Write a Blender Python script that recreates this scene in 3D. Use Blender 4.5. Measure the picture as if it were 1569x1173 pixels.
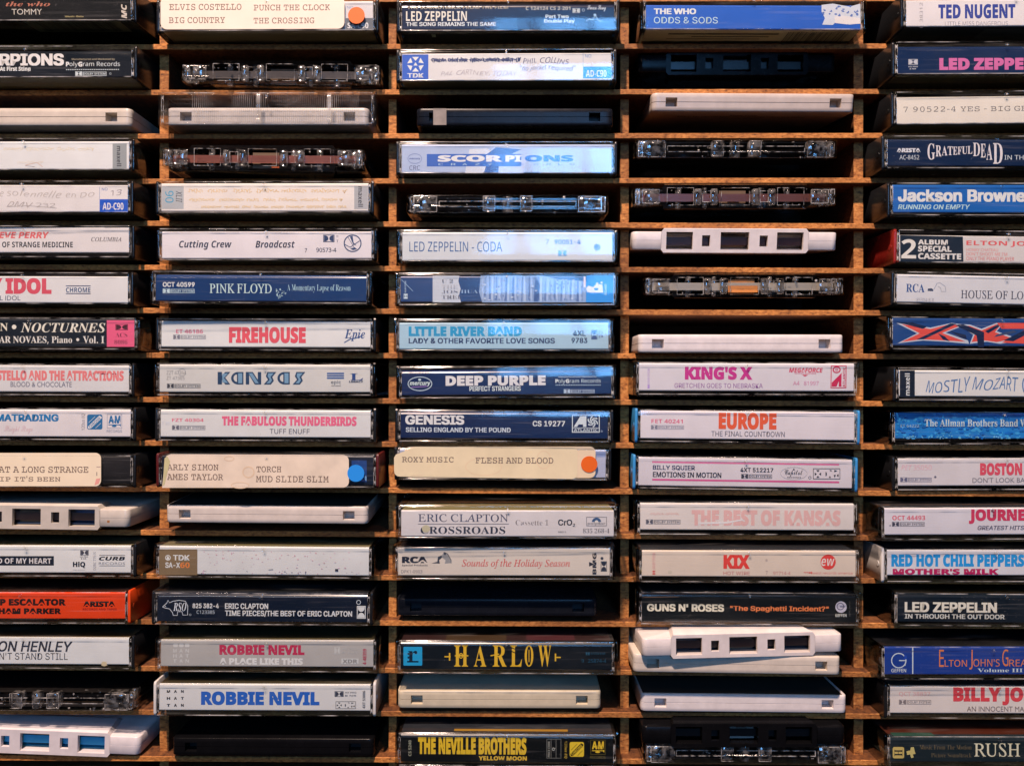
import bpy, math, random
from mathutils import Matrix, Vector

# ------------------------------------------------------------------ clear
for _o in list(bpy.data.objects):
    bpy.data.objects.remove(_o)
SC = bpy.context.scene
COL = SC.collection
random.seed(7)

# ------------------------------------------------------------------ camera, world, lamps, exposure
FPX = 1133.0            # focal length of the photograph, in its own pixels
D = 372.0               # camera to the front edge of the shelves, millimetres
PW, PH = 1569.0, 1173.0
MM = 0.001

cam = bpy.data.cameras.new('camera')
cam.sensor_width = 36.0
cam.lens = 36.0 * FPX / PW
cam.clip_start = 0.01
cam.clip_end = 50.0
cam_o = bpy.data.objects.new('camera', cam)
cam_o.location = (0, -D * MM, 0)
cam_o.rotation_euler = (math.radians(90), 0, 0)
COL.objects.link(cam_o)
SC.camera = cam_o

w = bpy.data.worlds.new('World')
SC.world = w
w.use_nodes = True
w.node_tree.nodes['Background'].inputs[0].default_value = (0.75, 0.78, 1.0, 1)
w.node_tree.nodes['Background'].inputs[1].default_value = 0.014


def aim(o, target):
    o.rotation_euler = (Vector(target) - o.location).to_track_quat('-Z', 'Y').to_euler()


def lamp(name, kind, loc, power, color, target=(0, 0, 0), **kw):
    d = bpy.data.lights.new(name, kind)
    d.energy = power
    d.color = color
    for k, v in kw.items():
        setattr(d, k, v)
    o = bpy.data.objects.new(name, d)
    o.location = loc
    COL.objects.link(o)
    aim(o, target)
    return o


# warm ceiling spot above and slightly left of the photographer
lamp('overhead_light', 'AREA', (-0.24, -0.80, 1.42), 57.0, (1.0, 0.738, 0.605), shape='DISK', size=0.06)
# two weak unseen lamps, added overhead for glints and fill
lamp('overhead_light', 'AREA', (0.75, -1.5, 1.55), 2.0, (1.0, 0.72, 0.55), shape='DISK', size=0.12)
lamp('overhead_light', 'AREA', (-1.0, -1.7, 1.5), 2.0, (1.0, 0.72, 0.55), shape='DISK', size=0.12)
# daylight from the panes of a shop window behind the photographer
for _x, _wd, _p in ((-0.03, 0.10, 2.4), (0.14, 0.15, 4.2), (0.32, 0.15, 5.8)):
    lamp('shop_window', 'AREA', (_x, -2.1, 0.62), _p, (0.15, 0.46, 1.0), target=(_x * .2, 0, 0), shape='RECTANGLE', size=_wd, size_y=0.9)
# low warm fill panel, added unseen behind the photographer
lamp('warm_fill', 'AREA', (-0.5, -2.4, 0.3), 0.9, (0.95, 0.72, 0.80), shape='RECTANGLE', size=2.4, size_y=1.6)

vs = SC.view_settings
vs.view_transform = 'Standard'
vs.look = 'None'
vs.exposure = 0.0
vs.gamma = 1.0
SC.render.engine = 'CYCLES'
SC.cycles.max_bounces = 10
SC.cycles.transparent_max_bounces = 24
SC.cycles.glossy_bounces = 4
SC.cycles.transmission_bounces = 4
SC.cycles.caustics_reflective = False
SC.cycles.caustics_refractive = False
SC.cycles.sample_clamp_indirect = 4.0


# ------------------------------------------------------------------ materials
def lin(c):
    c = c / 255.0
    return c / 12.92 if c <= 0.04045 else ((c + 0.055) / 1.055) ** 2.4


WHITE = (lin(228), lin(208), lin(206))


def ink(r, g, b):
    """Albedo of a printed colour that reads (r, g, b) under this warm light."""
    return tuple(min(0.85, max(0.006, lin(v) / wv * 0.84)) for v, wv in zip((r, g, b), WHITE))


MATS = {}


def nodes(name):
    m = bpy.data.materials.new(name)
    m.use_nodes = True
    nt = m.node_tree
    return m, nt, nt.nodes['Principled BSDF'], nt.nodes['Material Output']


def N(nt, t, **kw):
    n = nt.nodes.new(t)
    for k, v in kw.items():
        setattr(n, k, v)
    return n


def m_paper(gloss=0.45, grime=0.10, coat=0.0):
    """Printed card: the ink of every face comes from the mesh's ink attribute, with faint mottling and tiny specks of wear."""
    key = ('paper', gloss, grime, coat)
    if key in MATS:
        return MATS[key]
    m, nt, b, out = nodes('printed_card')
    tc = N(nt, 'ShaderNodeTexCoord')
    at = N(nt, 'ShaderNodeAttribute', attribute_name='ink')
    oi = N(nt, 'ShaderNodeObjectInfo')
    vm = N(nt, 'ShaderNodeVectorMath', operation='MULTIPLY_ADD')
    vm.inputs[1].default_value = (1, 1, 1)
    cb = N(nt, 'ShaderNodeCombineXYZ')
    ml = N(nt, 'ShaderNodeMath', operation='MULTIPLY')
    ml.inputs[1].default_value = 900.0
    n1 = N(nt, 'ShaderNodeTexNoise')
    n1.inputs['Scale'].default_value = 0.09
    n1.inputs['Detail'].default_value = 5
    n2 = N(nt, 'ShaderNodeTexNoise')
    n2.inputs['Scale'].default_value = 1.6
    n2.inputs['Detail'].default_value = 2
    r1 = N(nt, 'ShaderNodeMapRange')
    r1.inputs[1].default_value = 0.3
    r1.inputs[2].default_value = 0.7
    r1.inputs[3].default_value = 1.0 - grime
    r1.inputs[4].default_value = 1.0 + grime * 0.3
    r2 = N(nt, 'ShaderNodeMapRange')
    r2.inputs[1].default_value = 0.68
    r2.inputs[2].default_value = 0.78
    r2.inputs[3].default_value = 1.0
    r2.inputs[4].default_value = 1.0 - 1.8 * grime
    mul = N(nt, 'ShaderNodeMath', operation='MULTIPLY')
    mix = N(nt, 'ShaderNodeMix', data_type='RGBA', blend_type='MULTIPLY')
    mix.inputs[0].default_value = 1.0
    nt.links.new(oi.outputs['Random'], ml.inputs[0])
    nt.links.new(ml.outputs[0], cb.inputs[0])
    nt.links.new(ml.outputs[0], cb.inputs[2])
    nt.links.new(tc.outputs['Object'], vm.inputs[0])
    nt.links.new(cb.outputs[0], vm.inputs[2])
    nt.links.new(vm.outputs[0], n1.inputs['Vector'])
    nt.links.new(vm.outputs[0], n2.inputs['Vector'])
    nt.links.new(n1.outputs[0], r1.inputs[0])
    nt.links.new(n2.outputs[0], r2.inputs[0])
    nt.links.new(r1.outputs[0], mul.inputs[0])
    nt.links.new(r2.outputs[0], mul.inputs[1])
    nt.links.new(mul.outputs[0], mix.inputs[7])
    nt.links.new(at.outputs['Color'], mix.inputs[6])
    nt.links.new(mix.outputs[2], b.inputs['Base Color'])
    b.inputs['Roughness'].default_value = gloss
    b.inputs['Coat Weight'].default_value = coat
    b.inputs['Coat Roughness'].default_value = 0.24
    MATS[key] = m
    return m


def m_plastic(name, rgb, rough=0.32, bump=0.02, grime=0.08, spec=0.5):
    key = ('plastic', name, rgb)
    if key in MATS:
        return MATS[key]
    m, nt, b, out = nodes(name)
    tc = N(nt, 'ShaderNodeTexCoord')
    n1 = N(nt, 'ShaderNodeTexNoise')
    n1.inputs['Scale'].default_value = 0.12
    n1.inputs['Detail'].default_value = 6
    n1.inputs['Roughness'].default_value = 0.65
    r1 = N(nt, 'ShaderNodeMapRange')
    r1.inputs[1].default_value = 0.3
    r1.inputs[2].default_value = 0.72
    r1.inputs[3].default_value = 1.0 - grime
    r1.inputs[4].default_value = 1.0
    mix = N(nt, 'ShaderNodeMix', data_type='RGBA', blend_type='MULTIPLY')
    mix.inputs[0].default_value = 1.0
    mix.inputs[6].default_value = (*rgb, 1)
    n2 = N(nt, 'ShaderNodeTexNoise')
    n2.inputs['Scale'].default_value = 3.0
    bp = N(nt, 'ShaderNodeBump')
    bp.inputs['Strength'].default_value = bump
    bp.inputs['Distance'].default_value = 0.0003
    rr = N(nt, 'ShaderNodeMapRange')
    rr.inputs[3].default_value = rough - 0.08
    rr.inputs[4].default_value = rough + 0.12
    nt.links.new(tc.outputs['Object'], n1.inputs['Vector'])
    nt.links.new(tc.outputs['Object'], n2.inputs['Vector'])
    nt.links.new(n1.outputs[0], r1.inputs[0])
    nt.links.new(r1.outputs[0], mix.inputs[7])
    nt.links.new(mix.outputs[2], b.inputs['Base Color'])
    nt.links.new(n2.outputs[0], bp.inputs['Height'])
    nt.links.new(bp.outputs[0], b.inputs['Normal'])
    nt.links.new(n1.outputs[0], rr.inputs[0])
    nt.links.new(rr.outputs[0], b.inputs['Roughness'])
    b.inputs['Specular IOR Level'].default_value = spec
    MATS[key] = m
    return m


def m_clear(name, tint, base=0.04, edge=0.45, rough=0.05, wave=0.25, haze=0.0, grain=330.0, scuff=0.0):
    """Clear polystyrene: see-through, glossy at grazing angles, faintly scratched and wavy."""
    key = ('clear', name)
    if key in MATS:
        return MATS[key]
    m = bpy.data.materials.new(name)
    m.use_nodes = True
    nt = m.node_tree
    nt.nodes.clear()
    out = N(nt, 'ShaderNodeOutputMaterial')
    tr = N(nt, 'ShaderNodeBsdfTransparent')
    tr.inputs[0].default_value = (*tint, 1)
    gl = N(nt, 'ShaderNodeBsdfGlossy')
    gl.inputs['Color'].default_value = (1, 1, 1, 1)
    lw = N(nt, 'ShaderNodeLayerWeight')
    lw.inputs['Blend'].default_value = 0.5
    pw = N(nt, 'ShaderNodeMath', operation='POWER')
    pw.inputs[1].default_value = 4.0
    mr = N(nt, 'ShaderNodeMapRange')
    mr.inputs[3].default_value = base
    mr.inputs[4].default_value = edge
    mx = N(nt, 'ShaderNodeMixShader')
    tc = N(nt, 'ShaderNodeTexCoord')
    geo = N(nt, 'ShaderNodeNewGeometry')
    n1 = N(nt, 'ShaderNodeTexNoise')
    n1.inputs['Scale'].default_value = 32.0
    n1.inputs['Detail'].default_value = 2
    bp = N(nt, 'ShaderNodeBump')
    bp.inputs['Strength'].default_value = wave
    bp.inputs['Distance'].default_value = 0.001
    n3 = N(nt, 'ShaderNodeTexNoise')
    n3.inputs['Scale'].default_value = 260.0
    n3.inputs['Detail'].default_value = 6
    rr = N(nt, 'ShaderNodeMapRange')
    rr.inputs[1].default_value = 0.35
    rr.inputs[2].default_value = 0.75
    rr.inputs[3].default_value = rough
    rr.inputs[4].default_value = rough + 0.05
    nt.links.new(geo.outputs['Position'], n1.inputs['Vector'])
    nt.links.new(geo.outputs['Position'], n3.inputs['Vector'])
    nt.links.new(n1.outputs[0], bp.inputs['Height'])
    nt.links.new(bp.outputs[0], gl.inputs['Normal'])
    nt.links.new(n3.outputs[0], rr.inputs[0])
    nt.links.new(rr.outputs[0], gl.inputs['Roughness'])
    nt.links.new(lw.outputs['Facing'], pw.inputs[0])
    nt.links.new(pw.outputs[0], mr.inputs[0])
    nt.links.new(mr.outputs[0], mx.inputs[0])
    nt.links.new(tr.outputs[0], mx.inputs[1])
    nt.links.new(gl.outputs[0], mx.inputs[2])
    if scuff > 0:
        # long fine scratches and dust specks
        df = N(nt, 'ShaderNodeBsdfDiffuse')
        df.inputs[0].default_value = (0.8, 0.78, 0.75, 1)
        mp = N(nt, 'ShaderNodeMapping')
        mp.inputs['Rotation'].default_value = (0, 0.12, 0)
        mp.inputs['Scale'].default_value = (26.0, 120.0, 1500.0)
        s1 = N(nt, 'ShaderNodeTexNoise')
        s1.inputs['Scale'].default_value = 1.0
        s1.inputs['Detail'].default_value = 3
        a1 = N(nt, 'ShaderNodeMapRange')
        a1.inputs[1].default_value = 0.60
        a1.inputs[2].default_value = 0.74
        a1.inputs[4].default_value = scuff
        s2 = N(nt, 'ShaderNodeTexNoise')
        s2.inputs['Scale'].default_value = 1100.0
        a2 = N(nt, 'ShaderNodeMapRange')
        a2.inputs[1].default_value = 0.70
        a2.inputs[2].default_value = 0.76
        a2.inputs[4].default_value = scuff * 1.6
        s3 = N(nt, 'ShaderNodeTexNoise')
        s3.inputs['Scale'].default_value = 45.0
        s3.inputs['Detail'].default_value = 4
        a3 = N(nt, 'ShaderNodeMapRange')
        a3.inputs[1].default_value = 0.48
        a3.inputs[2].default_value = 0.75
        a3.inputs[4].default_value = scuff * .12
        ad = N(nt, 'ShaderNodeMath', operation='ADD')
        ae = N(nt, 'ShaderNodeMath', operation='ADD')
        m2 = N(nt, 'ShaderNodeMixShader')
        nt.links.new(geo.outputs['Position'], mp.inputs['Vector'])
        nt.links.new(mp.outputs[0], s1.inputs['Vector'])
        nt.links.new(geo.outputs['Position'], s2.inputs['Vector'])
        nt.links.new(geo.outputs['Position'], s3.inputs['Vector'])
        for q, r in ((s1, a1), (s2, a2), (s3, a3)):
            nt.links.new(q.outputs[0], r.inputs[0])
        nt.links.new(a1.outputs[0], ad.inputs[0])
        nt.links.new(a2.outputs[0], ad.inputs[1])
        nt.links.new(ad.outputs[0], ae.inputs[0])
        nt.links.new(a3.outputs[0], ae.inputs[1])
        nt.links.new(ae.outputs[0], m2.inputs[0])
        nt.links.new(mx.outputs[0], m2.inputs[1])
        nt.links.new(df.outputs[0], m2.inputs[2])
        nt.links.new(m2.outputs[0], out.inputs[0])
    elif haze > 0:
        df = N(nt, 'ShaderNodeBsdfDiffuse')
        df.inputs[0].default_value = (0.8, 0.78, 0.75, 1)
        m2 = N(nt, 'ShaderNodeMixShader')
        n5 = N(nt, 'ShaderNodeTexNoise')
        n5.inputs['Scale'].default_value = grain
        n5.inputs['Detail'].default_value = 3
        hr = N(nt, 'ShaderNodeMapRange')
        hr.inputs[1].default_value = 0.42
        hr.inputs[2].default_value = 0.64
        hr.inputs[3].default_value = 0.0
        hr.inputs[4].default_value = haze
        nt.links.new(geo.outputs['Position'], n5.inputs['Vector'])
        nt.links.new(n5.outputs[0], hr.inputs[0])
        nt.links.new(hr.outputs[0], m2.inputs[0])
        nt.links.new(mx.outputs[0], m2.inputs[1])
        nt.links.new(df.outputs[0], m2.inputs[2])
        nt.links.new(m2.outputs[0], out.inputs[0])
    else:
        nt.links.new(mx.outputs[0], out.inputs[0])
    MATS[key] = m
    return m


GLINT = None


def m_board(face=False):
    """Raw hardboard and chipboard: brown fibre with dark and pale flecks."""
    if ('board', face) in MATS:
        return MATS[('board', face)]
    m, nt, b, out = nodes('darkened_board_face' if face else 'sawn_board_edge')
    geo = N(nt, 'ShaderNodeNewGeometry')
    mp = N(nt, 'ShaderNodeMapping')
    mp.inputs['Scale'].default_value = (1.0, 1.0, 2.2)
    n1 = N(nt, 'ShaderNodeTexNoise')
    n1.inputs['Scale'].default_value = 420.0
    n1.inputs['Detail'].default_value = 7
    n1.inputs['Roughness'].default_value = 0.7
    n2 = N(nt, 'ShaderNodeTexNoise')
    n2.inputs['Scale'].default_value = 28.0
    n2.inputs['Detail'].default_value = 4
    cr = N(nt, 'ShaderNodeValToRGB')
    e = cr.color_ramp.elements
    e[0].position = 0.33
    e[0].color = (0.060, 0.022, 0.006, 1)
    e[1].position = 0.70
    e[1].color = (0.78, 0.41, 0.13, 1)
    k = cr.color_ramp.elements.new(0.46)
    k.color = (0.42, 0.162, 0.034, 1)
    k = cr.color_ramp.elements.new(0.56)
    k.color = (0.55, 0.235, 0.055, 1)
    c2 = N(nt, 'ShaderNodeValToRGB')
    c2.color_ramp.elements[0].position = 0.35
    c2.color_ramp.elements[0].color = (0.52, 0.45, 0.42, 1)
    c2.color_ramp.elements[1].position = 0.62
    c2.color_ramp.elements[1].color = (1.12, 1.05, 1.0, 1)
    mix = N(nt, 'ShaderNodeMix', data_type='RGBA', blend_type='MULTIPLY')
    mix.inputs[0].default_value = 1.0
    bp = N(nt, 'ShaderNodeBump')
    bp.inputs['Strength'].default_value = 0.35
    bp.inputs['Distance'].default_value = 0.0004
    if face:  # board faces darker than sawn edges, toned down so the cells read shaded
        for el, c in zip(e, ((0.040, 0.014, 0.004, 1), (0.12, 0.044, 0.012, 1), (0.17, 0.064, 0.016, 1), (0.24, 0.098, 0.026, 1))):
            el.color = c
    nt.links.new(geo.outputs['Position'], mp.inputs['Vector'])
    nt.links.new(mp.outputs[0], n1.inputs['Vector'])
    nt.links.new(geo.outputs['Position'], n2.inputs['Vector'])
    nt.links.new(n1.outputs[0], cr.inputs[0])
    nt.links.new(n2.outputs[0], c2.inputs[0])
    nt.links.new(cr.outputs[0], mix.inputs[6])
    nt.links.new(c2.outputs[0], mix.inputs[7])
    nt.links.new(mix.outputs[2], b.inputs['Base Color'])
    nt.links.new(n1.outputs[0], bp.inputs['Height'])
    nt.links.new(bp.outputs[0], b.inputs['Normal'])
    b.inputs['Roughness'].default_value = 0.75
    MATS[('board', face)] = m
    return m


CLEAR = m_clear('clear_polystyrene', (0.995, 0.995, 0.99), base=0.035, rough=0.06, wave=0.17, scuff=0.055)
FROST = m_clear('edge_light_haze', (0.95, 0.95, 0.94), wave=0.1, haze=0.34, grain=95.0)  # white haze stands in for light caught along clear edges
GLASSY = m_clear('glint_hazed_moulding', (0.86, 0.86, 0.86), base=0.16, edge=0.95, rough=0.04, wave=1.6, haze=0.20, grain=420.0)  # patchy white haze imitates sparkle in the thick clear parts
GLINT = m_clear('painted_edge_glint', (0.95, 0.95, 0.94), base=0.10, rough=0.10, wave=0.1, haze=0.75)  # white haze painted in broken patches as glints
CLEARSHELL = m_clear('clear_shell', (0.90, 0.90, 0.90), base=0.05, edge=0.95, rough=0.03, wave=0.08, haze=0.003)
SMOKE = m_plastic('black_polystyrene', (0.012, 0.013, 0.015), rough=0.22)
DARK = m_plastic('dark_cavity', (0.010, 0.010, 0.011), rough=0.6)
TRAYS = {
    'clear': m_clear('clear_tray', (0.80, 0.80, 0.80), base=0.06, edge=0.8, rough=0.06, wave=0.1),
    'black': SMOKE,
    'blue': m_plastic('blue_polystyrene', (0.045, 0.28, 0.62), rough=0.3),
    'white': m_plastic('white_polystyrene', (0.74, 0.72, 0.68), rough=0.3),
    'orange': m_plastic('orange_polystyrene', (0.80, 0.075, 0.012), rough=0.3),
    'red': m_plastic('red_polystyrene', (0.30, 0.022, 0.016), rough=0.25),
    'maroon': m_plastic('maroon_polystyrene', (0.10, 0.012, 0.012), rough=0.3),
}


# ------------------------------------------------------------------ mesh helpers
class MB:
    """Collects faces (millimetres) and links them as ONE mesh object."""

    def __init__(self):
        self.v, self.f, self.m = [], [], []

    def add(self, vs, fs, mi=0):
        n = len(self.v)
        self.v += [tuple(p) for p in vs]
        for f in fs:
            self.f.append(tuple(i + n for i in f))
            self.m.append(mi)

    def box(self, x0, x1, y0, y1, z0, z1, mi=0, bev=0.0):
        if bev <= 0:
            vs = [(x, y, z) for x in (x0, x1) for y in (y0, y1) for z in (z0, z1)]
            fs = [(0, 1, 3, 2), (4, 6, 7, 5), (0, 4, 5, 1), (2, 3, 7, 6), (0, 2, 6, 4), (1, 5, 7, 3)]
            self.add(vs, fs, mi)
            return
        b = bev

        def ring(i, y):
            a, c = i, i * 0.0
            return [(x0 + a, y, z0 + b), (x0 + b, y, z0 + a), (x1 - b, y, z0 + a), (x1 - a, y, z0 + b),
                    (x1 - a, y, z1 - b), (x1 - b, y, z1 - a), (x0 + b, y, z1 - a), (x0 + a, y, z1 - b)]
        rs = [ring(b, y0), ring(0, y0 + b), ring(0, y1 - b), ring(b, y1)]
        # outer rings keep their corner points inside the bevel
        rs[0] = [(min(max(x, x0 + b), x1 - b), y, min(max(z, z0 + b), z1 - b)) for x, y, z in rs[0]]
        rs[3] = [(min(max(x, x0 + b), x1 - b), y, min(max(z, z0 + b), z1 - b)) for x, y, z in rs[3]]
        self.loft(rs, mi)

    def loft(self, rings, mi=0, caps=True, skip=None):
        n = len(rings[0])
        base = len(self.v)
        for r in rings:
            self.v += [tuple(p) for p in r]
        for k in range(len(rings) - 1):
            for i in range(n):
                j = (i + 1) % n
                if skip and skip(k, i):
                    continue
                self.f.append((base + k * n + i, base + k * n + j, base + (k + 1) * n + j, base + (k + 1) * n + i))
                self.m.append(mi)
        if caps:
            self.f.append(tuple(base + i for i in reversed(range(n))))
            self.m.append(mi)
            self.f.append(tuple(base + (len(rings) - 1) * n + i for i in range(n)))
            self.m.append(mi)

    def cyl(self, c, axis, r, h, seg=18, mi=0, r2=None, bev=0.0):
        """Cylinder from c along axis ('x','y','z') for h, with a small bevelled rim."""
        r2 = r if r2 is None else r2
        rows = [(0.0, r - bev), (bev, r), (h - bev, r2), (h, r2 - bev)] if bev > 0 else [(0.0, r), (h, r2)]
        rings = []
        for t, rr in rows:
            ring = []
            for i in range(seg):
                a = 2 * math.pi * i / seg
                u, w_ = rr * math.cos(a), rr * math.sin(a)
                if axis == 'z':
                    ring.append((c[0] + u, c[1] + w_, c[2] + t))
                elif axis == 'y':
                    ring.append((c[0] + u, c[1] + t, c[2] + w_))
                else:
                    ring.append((c[0] + t, c[1] + u, c[2] + w_))
            rings.append(ring)
        self.loft(rings, mi)

    def tube(self, pts, r, mi=0, seg=6):
        rings = []
        for i, p in enumerate(pts):
            p = Vector(p)
            a = Vector(pts[max(0, i - 1)])
            b = Vector(pts[min(len(pts) - 1, i + 1)])
            t = (b - a).normalized()
            u = t.orthogonal().normalized()
            w_ = t.cross(u)
            rings.append([tuple(p + u * r * math.cos(2 * math.pi * k / seg) + w_ * r * math.sin(2 * math.pi * k / seg)) for k in range(seg)])
        self.loft(rings, mi)

    def mesh(self, name, mats, smooth=0):
        me = bpy.data.meshes.new(name)
        me.from_pydata(self.v, [], self.f)
        for m in mats:
            me.materials.append(m)
        if self.m and isinstance(self.m[0], tuple):
            at = me.color_attributes.new('ink', 'FLOAT_COLOR', 'CORNER')
            cols = []
            for f, rgb in zip(self.f, self.m):
                cols += [rgb[0], rgb[1], rgb[2], 1.0] * len(f)
            at.data.foreach_set('color', cols)
        else:
            me.polygons.foreach_set('material_index', self.m)
        if smooth:
            me.shade_smooth()
            me.set_sharp_from_angle(angle=math.radians(smooth))
        me.update()
        return me

    def build(self, name, mats, parent=None, smooth=0):
        me = self.mesh(name, mats, smooth)
        return link(name, me, parent)


def link(name, me, parent=None):
    o = bpy.data.objects.new(name, me)
    COL.objects.link(o)
    if parent is not None:
        o.parent = parent
    return o


def thing(name, label, cat, matrix, group=None):
    o = bpy.data.objects.new(name, None)
    o.empty_display_size = 0.01
    COL.objects.link(o)
    o.matrix_world = matrix
    o['label'] = label
    o['category'] = cat
    if group:
        o['group'] = group
    return o


def arc(cx, cy, r, a0, a1, n):
    return [(cx + r * math.cos(math.radians(a0 + (a1 - a0) * i / n)), cy + r * math.sin(math.radians(a0 + (a1 - a0) * i / n))) for i in range(n + 1)]


# ------------------------------------------------------------------ the rack
# height of each shelf's lower front edge in the photograph at x=250 and x=1330
SHELF = [(-64, -66), (4, 2.5), (76, 75), (146, 144.5), (213, 212), (282, 280.5), (346.5, 350.5), (414, 419), (480, 483.5), (548.5, 550),
         (616.5, 622.5), (683, 688.5), (753, 759.5), (820, 828), (886.5, 893.5), (956.5, 962), (1028, 1037), (1095, 1101), (1166, 1172), (1235, 1243)]
SHELF_T = 2.7
DIV = [-103, 251.5, 601.5, 957, 1315.5, 1674]
DIV_T = [4.4, 4.7, 4.0, 4.4, 4.9, 4.6]
RACK_DEPTH = 72.0
RECESS = 5.5


def px_mm(px, py, dep=D):
    return (px - PW / 2) * dep / FPX, (PH / 2 - py) * dep / FPX


def shelf_bottom(i, xmm):
    l, r = SHELF[i]
    xl, zl = px_mm(250, l)
    xr, zr = px_mm(1330, r)
    return zl + (zr - zl) * (xmm - xl) / (xr - xl)


def shelf_top(i, xmm):
    return shelf_bottom(i, xmm) + SHELF_T


def build_rack():
    board = m_board()
    xl, _ = px_mm(DIV[0], 0)
    xr, _ = px_mm(DIV[-1], 0)
    root = thing('cassette_rack', 'raw brown fibreboard rack of narrow pigeonholes holding all the cassettes', 'rack', Matrix.Translation((0, 0, shelf_bottom(len(SHELF) - 1, 0) * MM)) @ Matrix.Scale(MM, 4))
    oz = shelf_bottom(len(SHELF) - 1, 0)
    x0, x1 = xl - 2.3, xr + 2.3
    rnd = random.Random(3)
    for i in range(len(SHELF)):
        mb = MB()
        n = 260
        rings = []
        for k in range(n + 1):
            x = x0 + (x1 - x0) * k / n
            zb = shelf_bottom(i, x) - oz
            zt = zb + SHELF_T
            j = lambda a: rnd.uniform(-a, a)
            b = 0.22
            rings.append([(x, b + j(.03), zb + j(.05)), (x, j(.07), zb + b + j(.07)), (x, j(.07), zt - b + j(.07)), (x, b + j(.03), zt + j(.05)),
                          (x, RACK_DEPTH, zt), (x, RACK_DEPTH, zb)])
        mb.loft(rings)
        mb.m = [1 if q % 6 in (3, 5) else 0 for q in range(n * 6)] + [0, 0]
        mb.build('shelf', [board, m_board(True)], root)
    z0 = shelf_bottom(len(SHELF) - 1, 0) - oz
    z1 = shelf_top(0, 0) - oz
    for d, t in zip(DIV, DIV_T):
        x, _ = px_mm(d, 0, D + RECESS)
        mb = MB()
        rings = []
        n = 220
        for k in range(n + 1):
            z = z0 + (z1 - z0) * k / n
            j = lambda a: rnd.uniform(-a, a)
            rings.append([(x - t / 2 + j(.06), RECESS + .2, z), (x - t / 2 + .2, RECESS + j(.05), z), (x + t / 2 - .2, RECESS + j(.05), z), (x + t / 2 + j(.06), RECESS + .2, z),
                          (x + t / 2, RACK_DEPTH - .4, z), (x - t / 2, RACK_DEPTH - .4, z)])
        mb.loft(rings)
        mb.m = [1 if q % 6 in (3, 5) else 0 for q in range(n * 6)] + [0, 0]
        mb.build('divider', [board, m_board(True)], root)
    mb = MB()
    mb.box(x0 - 2, x1 + 2, RACK_DEPTH + .3, RACK_DEPTH + 3.3, z0 - 3, z1 + 3)
    mb.build('back_panel', [m_plastic('dark_hardboard', (0.035, 0.022, 0.014), rough=0.7)], root)


# ------------------------------------------------------------------ lettering
def conv(s, U, L, Dg=None):
    r = ''
    for c in s:
        if 'A' <= c <= 'Z':
            r += chr(U + ord(c) - 65)
        elif 'a' <= c <= 'z':
            r += '\u210e' if (L == 0x1D44E and c == 'h') else chr(L + ord(c) - 97)
        elif '0' <= c <= '9' and Dg:
            r += chr(Dg + ord(c) - 48)
        else:
            r += c
    return r


# style -> (code points, stroke offset, shear)
STYLE = {
    'h': ('sans', 0.0, 0), 'hb': ('sans', 0.0, 0), 'hx': ('sans', 0.0, 0), 'hbi': ('sans', 0.0, 0.2),
    'p': (None, 0.0, 0), 'pt': (None, -0.008, 0),
    'sb': ((0x1D400, 0x1D41A, 0x1D7CE), 0.0, 0), 'su': ((0x1D400, 0x1D41A, 0x1D7CE), -0.011, 0),
    'si': ((0x1D434, 0x1D44E, None), 0.004, 0), 'sv': ((0x1D434, 0x1D44E, None), 0.003, -0.27),
    'sbi': ((0x1D468, 0x1D482, None), 0.0, 0), 'sc': ((0x1D4D0, 0x1D4EA, None), 0.0, 0),
    'fr': ((0x1D56C, 0x1D586, None), 0.0, 0),
    'n': ((0x1D5A0, 0x1D5BA, 0x1D7E2), 0.0, 0), 'nt': ((0x1D5A0, 0x1D5BA, 0x1D7E2), -0.010, 0), 'nm': ((0x1D5A0, 0x1D5BA, 0x1D7E2), 0.010, 0),
    'nb': ((0x1D5D4, 0x1D5EE, 0x1D7EC), 0.0, 0), 'nh': ((0x1D5D4, 0x1D5EE, 0x1D7EC), 0.018, 0), 'nx': ((0x1D5D4, 0x1D5EE, 0x1D7EC), 0.030, 0),
    'ni': ((0x1D608, 0x1D622, None), 0.0, 0), 'nbi': ((0x1D63C, 0x1D656, None), 0.0, 0), 'nhi': ((0x1D5D4, 0x1D5EE, 0x1D7EC), 0.014, 0.2),
    'nib': ((0x1D5D4, 0x1D5EE, 0x1D7EC), -0.006, 0.2),
    'm': ((0x1D670, 0x1D68A, 0x1D7F6), 0.004, 0), 'mt': ((0x1D670, 0x1D68A, 0x1D7F6), -0.006, 0),
    'hk': ((0x1D608, 0x1D622, None), -0.002, 0.04),
    'hw': ((0x1D608, 0x1D622, None), -0.006, 0.08),
}
GLYPHS = {}
BOLD = {'hb': 0.022, 'hx': 0.036, 'hbi': 0.016}      # heavier weights: the outline struck several times, slightly shifted


def style_of(st, s):
    """Heavy strokes would close the counters of small figures."""
    return 'hb' if st == 'hx' and any(c.isdigit() for c in s) else 'nb' if st in ('nh', 'nx') and any(c.isdigit() for c in s) else st


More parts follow.
